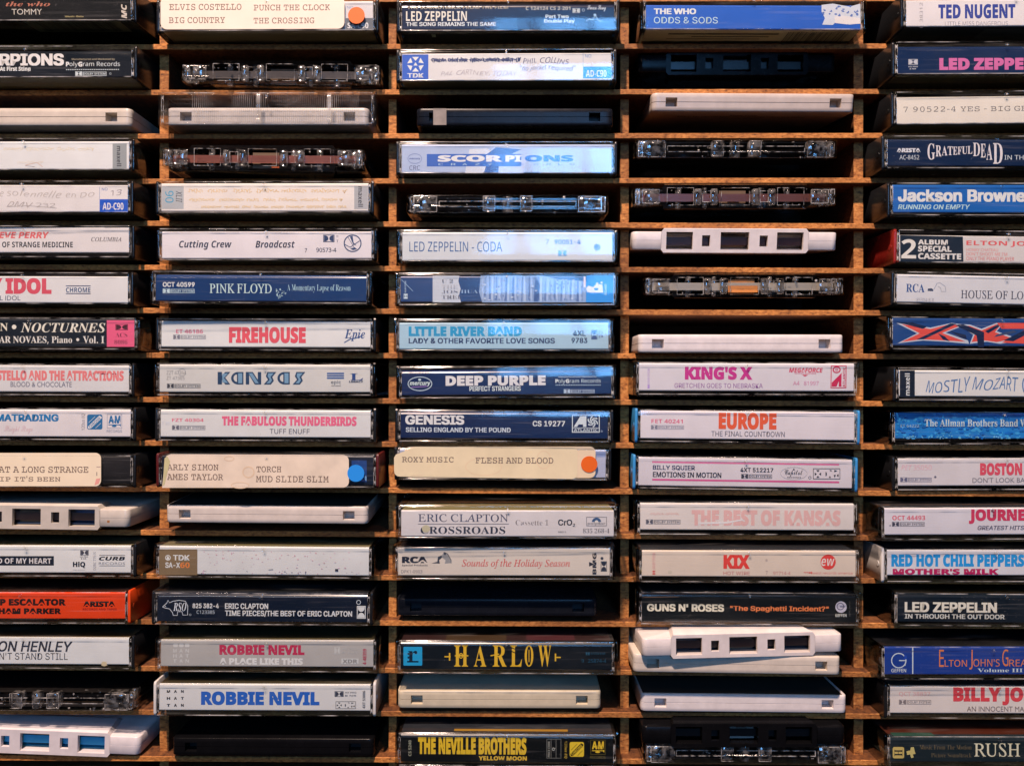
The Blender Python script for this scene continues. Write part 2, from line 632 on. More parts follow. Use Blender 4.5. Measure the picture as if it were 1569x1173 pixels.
def prepare_text(specs):
    """Every distinct string becomes flat outline geometry once (no operators)."""
    tmp = []
    try:                                   # Blender's own bundled mathematical font; it is also the built-in fallback
        import os
        face = bpy.data.fonts.load(os.path.join(bpy.utils.system_resource('DATAFILES', path='fonts'), 'NotoSansMath-Regular.woff2'))
    except Exception:
        face = None
    try:
        grot = bpy.data.fonts.load(os.path.join(bpy.utils.system_resource('DATAFILES', path='fonts'), 'Inter.woff2'))
    except Exception:
        grot = None
    for st, s in sorted(set(specs)):
        cp, off, sh = STYLE[st]
        cu = bpy.data.curves.new('lettering', 'FONT')
        cu.body = conv(s, *cp) if isinstance(cp, tuple) else s
        if cp == 'sans':
            if grot:
                cu.font = grot
        elif cp and face:
            cu.font = face
        cu.offset = off
        cu.resolution_u = 3
        o = bpy.data.objects.new('lettering', cu)
        COL.objects.link(o)
        tmp.append((st, s, o, cu, sh))
    bpy.context.view_layer.update()
    dg = bpy.context.evaluated_depsgraph_get()
    for st, s, o, cu, sh in tmp:
        me = bpy.data.meshes.new_from_object(o.evaluated_get(dg))
        vs = [(v.co.x + sh * v.co.y, v.co.y) for v in me.vertices]
        fs = [tuple(p.vertices) for p in me.polygons]
        GLYPHS[(st, s)] = (vs, fs)
        bpy.data.meshes.remove(me)
    for st, s, o, cu, sh in tmp:
        bpy.data.objects.remove(o)
        bpy.data.curves.remove(cu)


# reading positions are noted in enlarged crops of the photograph: (x origin, y origin, scale)
CR = {'px': (0, 0, 1)}
for _i, _y in enumerate((0, 290, 580, 873)):
    for _j, _x in enumerate((0, 390, 780, 1169)):
        CR['abcdefghijklmnop'[_i * 4 + _j]] = (_x, _y, 3.91)
for _n, _y in (('A0', 0), ('A1', 180), ('A2', 370), ('A3', 540), ('A4', 820)):
    CR[_n] = (0, _y, 5.811)
for _n, _y in (('B1', 270), ('B2', 480), ('B3', 680), ('B4', 890)):
    CR[_n] = (230, _y, 4.2405)
for _n, _y in (('C1', 200), ('C2', 400), ('C3', 610), ('C4', 820), ('C5', 1080)):
    CR[_n] = (595, _y, 4.2405)
CR['D1'] = (960, 540, 4.129)
CR['D2'] = (960, 750, 4.129)
CR['X1'] = (600, 130, 4.358)
CR['X4'] = (0, 680, 6.035)


def cpt(cr, x, y):
    ox, oy, s = CR[cr]
    return ox + x / s, oy + y / s


def cbox(cr, b):
    x0, y0 = cpt(cr, b[0], b[1])
    x1, y1 = cpt(cr, b[2], b[3])
    return x0, y0, x1, y1


def T(s, x0, y0, x1, y1, st, col, rot=0, cr=None):
    return ('t', s, (x0, y0, x1, y1), st, col, rot, cr)


def R(x0, y0, x1, y1, col, cr=None):
    return ('r', (x0, y0, x1, y1), col, cr)


def PL(pts, col, cr=None):
    return ('poly', pts, col, cr)


def EL(cx, cy, rx, ry, col, ring=None, cr=None):
    return ('ell', cx, cy, rx, ry, col, ring, cr)


def LN(pts, wd, col, cr=None):
    return ('line', pts, wd, col, cr)


def DOL(x0, y0, x1, y1, col, cr=None):
    """The double-D mark with a framed DOLBY SYSTEM beside it."""
    w_, h = x1 - x0, y1 - y0
    a = x0 + min(h * 1.55, w_ * 0.3)
    t = max(1.2, h * 0.09)
    g = x0 + w_ * 0.95
    return DD(x0, y0, a, y1, col, cr) + FR(a + t * 1.5, y0 + h * .08, g, y1 - h * .02, t, col, cr) + [
        T('DOLBY SYSTEM', a + h * .28, y0 + h * .28, g - h * .22, y1 - h * .24, 'nb', col, 0, cr)]


def FR(x0, y0, x1, y1, t, col, cr=None):
    return [R(x0, y0, x1, y0 + t, col, cr), R(x0, y1 - t, x1, y1, col, cr), R(x0, y0 + t, x0 + t, y1 - t, col, cr), R(x1 - t, y0 + t, x1, y1 - t, col, cr)]


def DD(x0, y0, x1, y1, col, cr=None, vert=False):
    """Two solid D shapes back to back in a thin frame."""
    out = []
    if not vert:
        w_, h = x1 - x0, y1 - y0
        t = max(1.0, h * 0.09)
        out += FR(x0, y0, x1, y1, t, col, cr)
        g = t * 1.3
        m = (x0 + x1) / 2
        ww = m - x0 - g - t * .6
        l = [(x0 + g, y1 - g), (x0 + g, y0 + g)]
        r = [(x1 - g, y0 + g), (x1 - g, y1 - g)]
        for i in range(9):
            a = math.radians(-90 + 180 * i / 8)
            l.append((x0 + g + ww * .25 + ww * .75 * math.cos(a), (y0 + y1) / 2 + (h / 2 - g) * math.sin(a)))
        for i in range(9):
            a = math.radians(90 + 180 * i / 8)
            r.append((x1 - g - ww * .25 + ww * .75 * math.cos(a), (y0 + y1) / 2 + (h / 2 - g) * math.sin(a)))
        out += [PL(l, col, cr), PL(r, col, cr)]
    else:
        for op in DD(0, 0, y1 - y0, x1 - x0, col, cr):
            if op[0] == 'r':
                a, b_, c_, d_ = op[1]
                out.append(R(x0 + b_, y0 + a, x0 + d_, y0 + c_, col, cr))
            else:
                out.append(PL([(x0 + q, y0 + p) for p, q in op[1]], col, cr))
    return out


def SCR(x0, y0, x1, y1, col, n=1, wd=2.0, amp=1.0, cr=None, seed=1):
    """Faded handwriting: looping strokes broken into words."""
    rnd = random.Random(seed)
    out = []
    hh = (y1 - y0) / n
    for k in range(n):
        x = x0
        yb = y0 + hh * (k + 0.5)
        while x < x1 - hh * .4:
            wlen = min(rnd.uniform(1.6, 4.5) * hh, x1 - x)
            pts = []
            m = max(6, int(wlen / hh * 7))
            for i in range(m + 1):
                ph = i * 1.9 + rnd.uniform(-.5, .5)
                pts.append((x + wlen * i / m + hh * .16 * math.sin(ph * 1.3), yb + amp * hh * .30 * math.sin(ph) * rnd.uniform(.5, 1.25)))
            out.append(LN(pts, wd, col, cr))
            x += wlen + hh * rnd.uniform(.35, .7)
    return out


def SPK(x0, y0, x1, y1, col, n, r=2.0, seed=2, cr=None):
    rnd = random.Random(seed)
    return [EL(rnd.uniform(x0, x1), rnd.uniform(y0, y1), r * rnd.uniform(.4, 1.3), r * rnd.uniform(.3, .9), col, None, cr) for _ in range(n)]


def XDR(x0, y0, x1, y1, col, cr=None):
    w_, h = x1 - x0, y1 - y0
    o = FR(x0, y0, x1, y1, max(1.5, h * .05), col, cr)

    def tri(a, b, c):
        return PL([(x0 + w_ * p, y0 + h * q) for p, q in (a, b, c)], col, cr)
    o += [tri((.12, .15), (.24, .15), (.18, .34)), tri((.06, .38), (.06, .66), (.14, .52)), tri((.12, .86), (.24, .86), (.18, .68)), tri((.30, .38), (.30, .66), (.22, .52)),
          PL([(x0 + w_ * (.46 + .05 * math.cos(a)), y0 + h * (.52 + .2 * math.sin(a))) for a in [math.pi * (-.5 + i / 8) for i in range(9)]], col, cr),
          tri((.58, .86), (.66, .86), (.62, .70)), tri((.60, .15), (.68, .15), (.68, .30)), tri((.78, .15), (.78, .34), (.90, .22)), tri((.76, .60), (.84, .60), (.80, .86)), tri((.94, .50), (.94, .80), (.87, .66))]
    return o


def ATL(x0, y0, x1, y1, col, bg, cr=None):
    w_, h = x1 - x0, y1 - y0
    o = FR(x0, y0, x1, y1, h * .05, col, cr)
    o += [PL([(x0 + w_ * p, y0 + h * q) for p, q in ((.06, .68), (.30, .08), (.52, .08), (.52, .68), (.40, .68), (.40, .54), (.24, .54), (.18, .68))], col, cr)]
    cx, cy, r = x0 + w_ * .75, y0 + h * .38, h * .30
    for i in range(6):
        a0 = i * math.pi / 3
        pts = []
        for k in range(7):
            a = a0 + k * .26
            pts.append((cx + r * (.18 + .82 * k / 6) * math.cos(a), cy + r * (.18 + .82 * k / 6) * math.sin(a)))
        o.append(LN(pts, h * .07, col, cr))
    o += [R(x0 + w_ * .03, y0 + h * .72, x1 - w_ * .03, y0 + h * .75, col, cr), T('ATLANTIC', x0 + w_ * .07, y0 + h * .79, x1 - w_ * .07, y0 + h * .93, 'nb', col, 0, cr)]
    return o


def AMR(x0, y0, x1, y1, col, rc, cr=None):
    """A&M over a small trumpet, RECORDS beneath."""
    w_, h = x1 - x0, y1 - y0
    o = FR(x0, y0, x1, y0 + h * .78, h * .02, rc, cr)
    o += [T('A', x0 + w_ * .10, y0 + h * .08, x0 + w_ * .45, y0 + h * .50, 'nh', col, 0, cr), T('&', x0 + w_ * .40, y0 + h * .30, x0 + w_ * .53, y0 + h * .46, 'nb', col, 0, cr),
          T('M', x0 + w_ * .52, y0 + h * .08, x0 + w_ * .90, y0 + h * .50, 'nh', col, 0, cr),
          R(x0 + w_ * .10, y0 + h * .56, x0 + w_ * .84, y0 + h * .60, col, cr), EL(x0 + w_ * .48, y0 + h * .65, w_ * .16, h * .05, col, None, cr),
          PL([(x0 + w_ * .80, y0 + h * .58), (x0 + w_ * .92, y0 + h * .52), (x0 + w_ * .92, y0 + h * .68)], col, cr),
          T('RECORDS', x0 - w_ * .02, y0 + h * .86, x1 + w_ * .0, y1, 'n', rc, 0, cr)]
    return o


def CHR(x0, y0, x1, y1, col, bg, cr=None):
    """Rounded square with a slanted CHROME band."""
    w_, h = x1 - x0, y1 - y0
    o = [('rr', (x0, y0, x1, y1), h * .12, col, cr)]

    def q(p):
        return [(x0 + w_ * a, y0 + h * b) for a, b in p]
    o.append(PL(q(((.05, .82), (.80, .08), (.95, .16), (.95, .26), (.22, .95), (.08, .95))), bg, cr))
    o.append(LN(q(((.10, .55), (.52, .14))), h * .025, bg, cr))
    o.append(LN(q(((.55, .92), (.90, .58))), h * .025, bg, cr))
    o.append(('t', 'CHROME', (x0 + w_ * .12, y0 + h * .16, x0 + w_ * .90, y0 + h * .90), 'nb', col, 45, cr))
    return o


def BAR(n, seed=4):
    rnd = random.Random(seed)
    xs, x = [], 0.0
    while x < 1:
        b = rnd.choice((.006, .006, .012, .018))
        xs.append((x, min(1, x + b)))
        x += b + rnd.choice((.006, .009, .014))
    return xs


def edge_frame(mb, x0, x1, z0, z1, y, mi, t=.13):
    """Thin whitened strips that imitate edge glints round an opening or a wall of a clear shell."""
    for a, b, c, d in ((x0, x1, z0 - t, z0 + t), (x0, x1, z1 - t, z1 + t), (x0 - t, x0 + t, z0, z1), (x1 - t, x1 + t, z0, z1)):
        mb.box(a, b, y - t, y + t, c, d, mi)


class Card:
    """Flat printed face: collects shapes given in photograph pixels as coplanar layers of one mesh."""

    def __init__(self, center, tilt, s, yface, zc):
        self.c, self.t, self.s, self.y, self.zc = center, math.radians(tilt), s, yface, zc
        self.mb = MB()
        self.n = 0

    def mi(self, rgb, **kw):
        return tuple(rgb)

    def L(self, x, y):
        dx, dy = x - self.c[0], -(y - self.c[1])
        u = dx * math.cos(self.t) - dy * math.sin(self.t)
        v = dx * math.sin(self.t) + dy * math.cos(self.t)
        return u / self.s, v / self.s + self.zc

    def step(self):
        self.n += 1
        return self.y - 0.03 - 0.0015 * self.n

    def poly(self, pts, rgb, **kw):
        y = self.step()
        P = [self.L(*p) for p in pts]
        a = sum(P[i][0] * P[(i + 1) % len(P)][1] - P[(i + 1) % len(P)][0] * P[i][1] for i in range(len(P)))
        if a < 0:
            P.reverse()
        self.mb.add([(u, y, v) for u, v in P], [tuple(range(len(P)))], self.mi(rgb, **kw))

    def ops(self, ops, cr, kw):
        for op in ops:
            if isinstance(op, list):
                self.ops(op, cr, kw)
                continue
            k = op[0]
            c = op[-1] or cr
            if k == 't':
                _, s, b, st, col, rot, _c = op
                b = cbox(c, b)
                st = style_of(st, s)
                vs, fs = GLYPHS[(st, s)]
                if not vs:
                    continue
                if st in ('hw', 'hk'):         # uneven hand: letters wander off the line and lean differently
                    rh = random.Random(s)
                    f1, f2, f3, f4 = (rh.uniform(0, 6.3) for _ in range(4))
                    vs = [(x + .16 * math.sin(x * 1.7 + f3) * y + .05 * math.sin(x * 3.1 + f4), y * (1 + .16 * math.sin(x * 2.3 + f1)) + .07 * math.sin(x * 1.1 + f2) + .03 * math.sin(x * 4.3 + f1)) for x, y in vs]
                ca, sa = math.cos(math.radians(rot)), math.sin(math.radians(rot))
                q = [(x * ca - y * sa, x * sa + y * ca) for x, y in vs]
                if rot == 45:
                    h = max(p[1] for p in vs) - min(p[1] for p in vs)
                ax0, ax1 = min(p[0] for p in q), max(p[0] for p in q)
                ay0, ay1 = min(p[1] for p in q), max(p[1] for p in q)
                cu, cv = self.L((b[0] + b[2]) / 2, (b[1] + b[3]) / 2)
                kx = (b[2] - b[0]) / self.s / max(1e-6, ax1 - ax0)
                ky = (b[3] - b[1]) / self.s / max(1e-6, ay1 - ay0)
                e = BOLD.get(st, 0)
                if e:
                    kx *= (ax1 - ax0) / (ax1 - ax0 + 2 * e)
                    ky *= (ay1 - ay0) / (ay1 - ay0 + 1.4 * e)
                for ex, ey in ([(0, 0)] if not e else [(-e, .7 * e), (e, .7 * e), (-e, -.7 * e), (e, -.7 * e), (0, 0)]):
                    y = self.step()
                    self.mb.add([(cu + (x + ex - (ax0 + ax1) / 2) * kx, y, cv + (z + ey - (ay0 + ay1) / 2) * ky) for x, z in q], fs, self.mi(ink(*col), **kw))
            elif k == 'r':
                x0, y0, x1, y1 = cbox(c, op[1])
                self.poly([(x0, y0), (x1, y0), (x1, y1), (x0, y1)], ink(*op[2]), **kw)
            elif k == 'rr':
                x0, y0, x1, y1 = cbox(c, op[1])
                r = op[2] / CR[c][2]
                pts = arc(x1 - r, y0 + r, r, -90, 0, 4) + arc(x1 - r, y1 - r, r, 0, 90, 4) + arc(x0 + r, y1 - r, r, 90, 180, 4) + arc(x0 + r, y0 + r, r, 180, 270, 4)
                self.poly(pts, ink(*op[3]), **kw)
            elif k == 'poly':
                self.poly([cpt(c, *p) for p in op[1]], ink(*op[2]), **kw)
            elif k == 'ell':
                _, ex, ey, rx, ry, col, ring, _c = op
                ex, ey = cpt(c, ex, ey)
                sc = CR[c][2]
                rx, ry = rx / sc, ry / sc
                n = 28 if rx > 3 else 9
                A = [2 * math.pi * i / n for i in range(n)]
                if ring is None:
                    self.poly([(ex + rx * math.cos(a), ey + ry * math.sin(a)) for a in A], ink(*col), **kw)
                else:
                    g = ring / sc
                    y = self.step()
                    P = [self.L(ex + rx * math.cos(a), ey - ry * math.sin(a)) for a in A] + [self.L(ex + (rx - g) * math.cos(a), ey - (ry - g) * math.sin(a)) for a in A]
                    self.mb.add([(u, y, v) for u, v in P], [(i, (i + 1) % n, n + (i + 1) % n, n + i) for i in range(n)], self.mi(ink(*col), **kw))
            elif k == 'line':
                _, pts, wd, col, _c = op
                P = [Vector(cpt(c, *p)) for p in pts]
                h = wd / CR[c][2] / 2
                l, r = [], []
                for i, p in enumerate(P):
                    t = (P[min(i + 1, len(P) - 1)] - P[max(0, i - 1)])
                    t = t.normalized() if t.length > 1e-6 else Vector((1, 0))
                    nrm = Vector((-t.y, t.x)) * h
                    l.append(p + nrm)
                    r.append(p - nrm)
                y = self.step()
                n = len(P)
                Q = [self.L(*p) for p in l] + [self.L(*p) for p in r]
                self.mb.add([(u, y, v) for u, v in Q], [(i, i + 1, n + i + 1, n + i) for i in range(n - 1)], self.mi(ink(*col), **kw))


# ------------------------------------------------------------------ shared case meshes (millimetres, origin at front bottom centre)
CASE_H, CASE_D, LID_W, CASE_W = 17.0, 69.0, 106.0, 109.0
LID_T = 1.1


def lid_profile():
    o, i = [], []
    Ro, Ri, n = 1.25, 0.45, 4
    o.append((CASE_D, 0.0))
    o += [(p[0], p[1]) for p in arc(Ro, Ro, Ro, 270, 180, n)]
    o += [(p[0], p[1]) for p in arc(Ro, CASE_H - Ro, Ro, 180, 90, n)]
    o.append((CASE_D, CASE_H))
    t = LID_T
    i.append((CASE_D, t))
    i += [(p[0], p[1]) for p in arc(t + Ri, t + Ri, Ri, 270, 180, n)]
    i += [(p[0], p[1]) for p in arc(t + Ri, CASE_H - t - Ri, Ri, 180, 90, n)]
    i.append((CASE_D, CASE_H - t))
    return o, i


def make_lid_mesh(ribs=False):
    o, i = lid_profile()
    mb = MB()
    n = len(o)
    h = LID_W / 2
    xs = [-h, -h + .35, -h + .8, h - .8, h - .35, h]
    ins = [.3, 0, 0, 0, 0, .3]
    ring = []
    cy, cz = 3.0, CASE_H / 2
    base = 0
    rings = []
    for x, s in zip(xs, ins):
        def sh(p, s=s):
            return (p[0] + (s if p[0] < 2 else 0), cz + (p[1] - cz) * (1 - s / (CASE_H / 2)))
        rings.append([(x, *sh(p)) for p in o] + [(x, *p) for p in reversed(i)])
    mb.loft(rings, 0, caps=False)
    m = 2 * n
    for e, flip in ((0, 1), (5, 0)):
        b = e * m
        for k in range(n - 1):
            q = (b + k, b + k + 1, b + m - 2 - k, b + m - 1 - k)
            mb.f.append(q if flip else tuple(reversed(q)))
            mb.m.append(0)
    # moulded gate mark near the top of the spine, a shallow ring
    mb.cyl((0, -0.16, CASE_H - 2.3), 'y', 1.2, 0.17, 20, 0, bev=0.06)
    mb.cyl((0, -0.22, CASE_H - 2.3), 'y', 0.45, 0.08, 12, 2)
    # hinge ears inside the two ends, beside whitened strips that imitate edge glints
    for s in (-1, 1):
        mb.box(s * 52.5 - .3, s * 52.5 + .3, 1.3, 9.0, 5.6, 11.2, 0, bev=.2)
        for q in (51.95, 52.92):
            mb.box(s * q - .07, s * q + .07, .9, 1.25, 1.6, CASE_H - 1.6, 2)
        mb.box(s * 52.4 - .35, s * 52.4 + .35, 1.15, 1.5, 2.0, 3.6, 2, bev=.12)
        mb.box(s * 52.4 - .35, s * 52.4 + .35, 1.15, 1.5, 13.6, 15.0, 2, bev=.12)
    if ribs:
        x = -37.0
        while x < 46:
            if abs(x + 4.5) > .9 and abs(x - 31) > .9:
                mb.add([(x - .16, -0.01, 1.6), (x, -0.22, 1.6), (x + .16, -0.01, 1.6), (x - .16, -0.01, 15.4), (x, -0.22, 15.4), (x + .16, -0.01, 15.4)],
                       [(0, 1, 4, 3), (1, 2, 5, 4), (0, 2, 1), (3, 4, 5)], 1)
            else:
                mb.box(x - .5, x + .5, -.45, 0, 1.2, 15.8, 1, bev=.15)
            x += 0.98
    # added beads along the upper and lower front edges, whitened as highlight lines
    for z in (0.95, CASE_H - 0.95):
        mb.loft([[(x, .02 - .16 * math.sin(math.radians(a)), z - .24 * math.cos(math.radians(a))) for a in range(0, 181, 36)] for x in (-h + .8, h - .8)], 1)
    return mb.mesh('lid', [CLEAR, FROST, GLINT], 50)


def make_tray_mesh():
    mb = MB()
    for s in (-1, 1):
        xa, xb = (s * 53.1, s * 54.5) if s > 0 else (s * 54.5, s * 53.1)
        pts = [(CASE_D - .4, .25)] + arc(2.2, 1.6, 1.35, 270, 180, 5) + arc(2.2, CASE_H - 1.6, 1.35, 180, 90, 5) + [(CASE_D - .4, CASE_H - .25)]
        pts = [(p[0], .25 if p[1] < .7 else (CASE_H - .25 if p[1] > CASE_H - .7 else p[1])) for p in pts]

        def rg(x, e):
            c = (35, CASE_H / 2)
            return [(x, p[0] + (e if p[0] < 30 else 0), p[1] + (e if p[1] < c[1] else -e)) for p in pts]
        mb.loft([rg(xa, .25), rg(xa + .25, 0), rg(xb - .25, 0), rg(xb, .25)])
        # round pivot on the outside
        mb.cyl((s * 54.5 - (.0 if s > 0 else .22), 4.6, CASE_H / 2), 'x', 1.3, .22, 14)
    mb.box(-53.1, 53.1, 9.0, CASE_D - .5, 2.0, 3.0)
    mb.box(-53.1, 53.1, CASE_D - 1.7, CASE_D - .5, 3.0, 14.6)
    return mb


def make_pin_mesh(s):
    mb = MB()
    mb.cyl((s * 52.35 - .45, 3.2, CASE_H / 2), 'x', 1.7, .9, 16, 0, bev=.2)
    mb.box(s * 52.35 - .35, s * 52.35 + .35, 1.25, 1.8, CASE_H / 2 - 2.4, CASE_H / 2 + 2.0, 0, bev=.18)
    return mb.mesh('hinge_pin', [FROST], 50)


PIN_MESH = [make_pin_mesh(-1), make_pin_mesh(1)]
TRAY_MB = make_tray_mesh()
LID_MESH = make_lid_mesh()
LID_RIB = make_lid_mesh(True)
TRAY_MESH = {k: TRAY_MB.mesh('tray', [m], 50) for k, m in TRAYS.items()}
INS_W = 103.4
INS_Y = LID_T + 0.12
STANDS_OUT = {'with pink slanted heading above': 9.5, 'pencil handwriting and a small blue': 14, 'deep blue case with white serif': 16, 'one wide red condensed title': 10, 'split by a thin rule': 17, 'magenta capitals and a crimson': 11, 'bright blue shell with orange-red': 8.5, 'gold squiggle and pink script': 16, 'heavy white capitals and a dotted': 13.5, 'listening-dog emblem': 13, 'dark red case with cream': 15}      # cases whose shadow on the row below shows how far they stand out
G_CASE = 'cased cassettes standing in the rack'
G_TAPE = 'bare cassettes lying in the rack'
WARN = []


def place(cx, cy, p, tilt, k, zc, pitch=0.0, yaw=0.0):
    """World matrix of a thing whose front centre (0,0,zc) sits at pixel (cx,cy), p mm in front of the shelves."""
    dep = D - p
    X, Z = px_mm(cx, cy, dep)
    M = Matrix.Translation((X * MM, -p * MM, Z * MM)) @ Matrix.Rotation(math.radians(tilt), 4, 'Y') @ Matrix.Rotation(math.radians(pitch), 4, 'X') @ Matrix.Rotation(math.radians(yaw), 4, 'Z')
    return M @ Matrix.Scale(MM * k, 4) @ Matrix.Translation((0, 0, -zc))


def build_case(c):
    x0, y0, x1, y1 = c['ins']
    p = c['p']
    tilt = c.get('tilt', 0.0)
    cx, cy = (x0 + x1) / 2, (y0 + y1) / 2
    def solve(p):
        dep = D - p + INS_Y
        k = (x1 - x0) * dep / FPX / INS_W
        s = FPX / dep * k                      # px per local mm
        ih = min(14.3, (y1 - y0) / s)
        X, Z = px_mm(cx, cy, dep)
        st = shelf_top(c['row'] + 2, X) + 0.12
        zc = (Z - st) / k
        lo, hi = LID_T + .12 + ih / 2, CASE_H - LID_T - .12 - ih / 2
        zq = max(lo, min(hi, zc))
        return k, s, ih, zq, (zc - zq) * k
    # how far the case stands out so that it rests on its shelf where the photograph shows it
    p = next((v for q, v in STANDS_OUT.items() if q in c['label']), p)
    best = min((4 + .25 * i for i in range(85)), key=lambda q: abs(solve(q)[4]) * 12 + abs(q - p) * .6)
    p = best if not any(q in c['label'] for q in STANDS_OUT) else p
    k, s, ih, zc, off = solve(p)
    pitch = 0.0
    if off > .25:
        pitch = math.degrees(math.atan(off / 62.0))      # front edge propped up, far edge on the shelf
    if abs(off) > .4:
        WARN.append((c['label'][:40], 'p', p, 'off shelf mm', round(off, 2)))
    c['p_used'] = p
    yaw = random.Random(c['label']).uniform(-.55, .55)
    M = place(cx, cy, p - INS_Y, tilt, k, zc, pitch, yaw) @ Matrix.Translation((0, -INS_Y, 0))
    if off < 0:
        M = Matrix.Translation((0, 0, -off * MM)) @ M
    root = thing('cassette_case', c['label'], 'cassette case', M, G_CASE)
    link('lid', LID_MESH, root)
    tray = link('tray', TRAY_MESH[c.get('tray', 'clear')], root)
    for pin in PIN_MESH:
        link('hinge_pin', pin, tray)
    # folded paper card
    gloss = c.get('gloss', 0.42)
    rt = random.Random(c['label'] + 'tint')
    tw = rt.uniform(.93, 1.03)
    base = tuple(min(.86, v * tw * q) for v, q in zip(ink(*c['col']), (1.0, rt.uniform(.975, 1.01), rt.uniform(.965, 1.03))))
    card = Card((cx, cy), tilt, s, INS_Y, zc)
    kw = dict(gloss=gloss, coat=c.get('coat', 0.0), grime=c.get('grime', 0.07))
    i0 = card.mi(base, **kw)
    it = card.mi(tuple(v * .5 for v in ink(*c.get('top', (58, 58, 66)))), **kw)  # top panel darkened so the gap above the spine reads as shade
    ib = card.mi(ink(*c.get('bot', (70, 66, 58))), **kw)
    zb, zt = zc - ih / 2, zc + ih / 2
    h = INS_W / 2
    rf = 2.3 if gloss < .3 else 0.8
    prof = [(62.0, zb)] + arc(INS_Y + .5, zb + .5, .5, 270, 180, 3) + arc(INS_Y + rf, zt - rf, rf, 180, 90, 8) + [(62.0, zt)]
    vs = [(x, a, b) for a, b in prof for x in (-h, h)]
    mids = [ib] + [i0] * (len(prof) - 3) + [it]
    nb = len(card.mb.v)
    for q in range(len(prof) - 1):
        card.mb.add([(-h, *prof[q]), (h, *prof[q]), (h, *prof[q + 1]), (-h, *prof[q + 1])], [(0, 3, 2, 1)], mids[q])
    card.ops(c.get('ops', []), c.get('cr', 'px'), dict(gloss=gloss, coat=c.get('coat', 0.0)))
    # print on the underside and the top panel: (x0, x1, y0, y1, colour) in millimetres of the card
    for (ux0, ux1, uy0, uy1, col) in c.get('under', []):
        card.n += 1
        z = zb - .03 - .0015 * card.n
        card.mb.add([(ux0, uy0, z), (ux0, uy1, z), (ux1, uy1, z), (ux1, uy0, z)], [(0, 1, 2, 3)], card.mi(ink(*col)))
    for (ux0, ux1, uy0, uy1, col) in c.get('over', []):
        card.n += 1
        z = zt + .03 + .0015 * card.n
        card.mb.add([(ux0, uy0, z), (ux1, uy0, z), (ux1, uy1, z), (ux0, uy1, z)], [(0, 1, 2, 3)], card.mi(ink(*col)))
    card.mb.build('paper_insert', [m_paper(**kw)], root)
    for stk in c.get('stickers', []):
        sx0, sy0, sx1, sy1 = stk['box']
        sc_ = Card((cx, cy), tilt, FPX / (D - p) * k, -0.12 - stk.get('lift', 0), zc)
        m = sc_.mi(ink(*stk['col']), gloss=0.6, grime=stk.get('grime', 0.12))
        r = stk['r']
        if 'pts' in stk:
            pts = stk['pts']
        else:
            n = 10 if r > 8 else 5
            pts = arc(sx1 - r, sy0 + r, r, -90, 0, n) + arc(sx1 - r, sy1 - r, r, 0, 90, n) + arc(sx0 + r, sy1 - r, r, 90, 180, n) + arc(sx0 + r, sy0 + r, r, 180, 270, n)
        P = [sc_.L(*q) for q in pts]
        yb = -0.02 - stk.get('lift', 0)
        n = len(P)
        sc_.mb.add([(u, sc_.y, v) for u, v in P] + [(u, yb, v) for u, v in P], [tuple(reversed(range(n)))] + [(i, (i + 1) % n, n + (i + 1) % n, n + i) for i in range(n)], m)
        sc_.ops(stk.get('ops', []), stk.get('cr', c.get('cr', 'px')), dict(gloss=0.6))
        sc_.mb.build(stk['name'], [m_paper(gloss=0.6, grime=stk.get('grime', 0.12))], root)
    return root


# ------------------------------------------------------------------ bare cassettes (millimetres, origin at front bottom centre, z measured from mid thickness)
HW, CD, HT = 50.2, 63.8, 4.35


def outline(ins, xs, r=2.4):
    """Plan outline, anticlockwise from the front left, with the given break points along the front edge."""
    w_ = HW - ins
    f, b = ins, CD - ins
    rr = max(.3, r - ins * .5)
    pts = [(x, f) for x in xs]
    pts += arc(w_ - rr, f + rr, rr, -90, 0, 5)
    pts += arc(w_ - 1.5, b - 1.5, 1.5, 0, 90, 2) + arc(-w_ + 1.5, b - 1.5, 1.5, 90, 180, 2)
    pts += arc(-w_ + rr, f + rr, rr, 180, 270, 5)
    return pts


def hole_box(mb, x0, x1, z0, z1, y0, d, mi, back=None):
    v = [(x0, y0, z0), (x1, y0, z0), (x1, y0, z1), (x0, y0, z1), (x0, y0 + d, z0), (x1, y0 + d, z0), (x1, y0 + d, z1), (x0, y0 + d, z1)]
    mb.add(v, [(0, 4, 5, 1), (1, 5, 6, 2), (2, 6, 7, 3), (3, 7, 4, 0)], mi)
    if back is not None:
        mb.add(v[4:], [(0, 3, 2, 1)], back)


def back_shell(mats, holes=True, floor=None, r=2.4, block=True):
    mb = MB()
    hx = [(-43.6, -37.8), (37.8, 43.6)]
    hz = (-2.3, 2.1)
    xs = [-46, -43.6, -37.8, 0, 37.8, 43.6, 46]
    lv = [(-HT, .55), (-HT + .16, .2), (-HT + .45, 0.0), (hz[0], 0), (-.16, 0), (-.08, .3), (.08, .3), (.16, 0), (hz[1], 0), (HT - .45, 0), (HT - .16, .2), (HT, .55)]
    rings = [[(x, y, z) for x, y in outline(i, xs, r)] for z, i in lv]

    def skip(k, i):
        return holes and i in (1, 4) and 3 <= k <= 7
    mb.loft(rings, 0, True, skip)
    if holes:
        for a, b in hx:
            hole_box(mb, a, b, hz[0], hz[1], 0, 5.5, 0, 0 if floor is None else floor)
    # thicker head block along the far edge
    for s in ((-1, 1) if block else ()):
        z0, z1 = s * 4.2, s * 6.0
        mb.loft([[(-37, 47, z0), (37, 47, z0), (37, CD - .4, z0), (-37, CD - .4, z0)], [(-34.5, 48.5, z1), (34.5, 48.5, z1), (34.5, CD - .4, z1), (-34.5, CD - .4, z1)]])
    return mb


HEAD_HOLES = [(-33.6, -20.6, 4.2), (-16.1, -12.1, 2.65), (-7.0, 7.0, 4.2), (12.1, 16.1, 2.65), (20.6, 33.6, 4.2)]


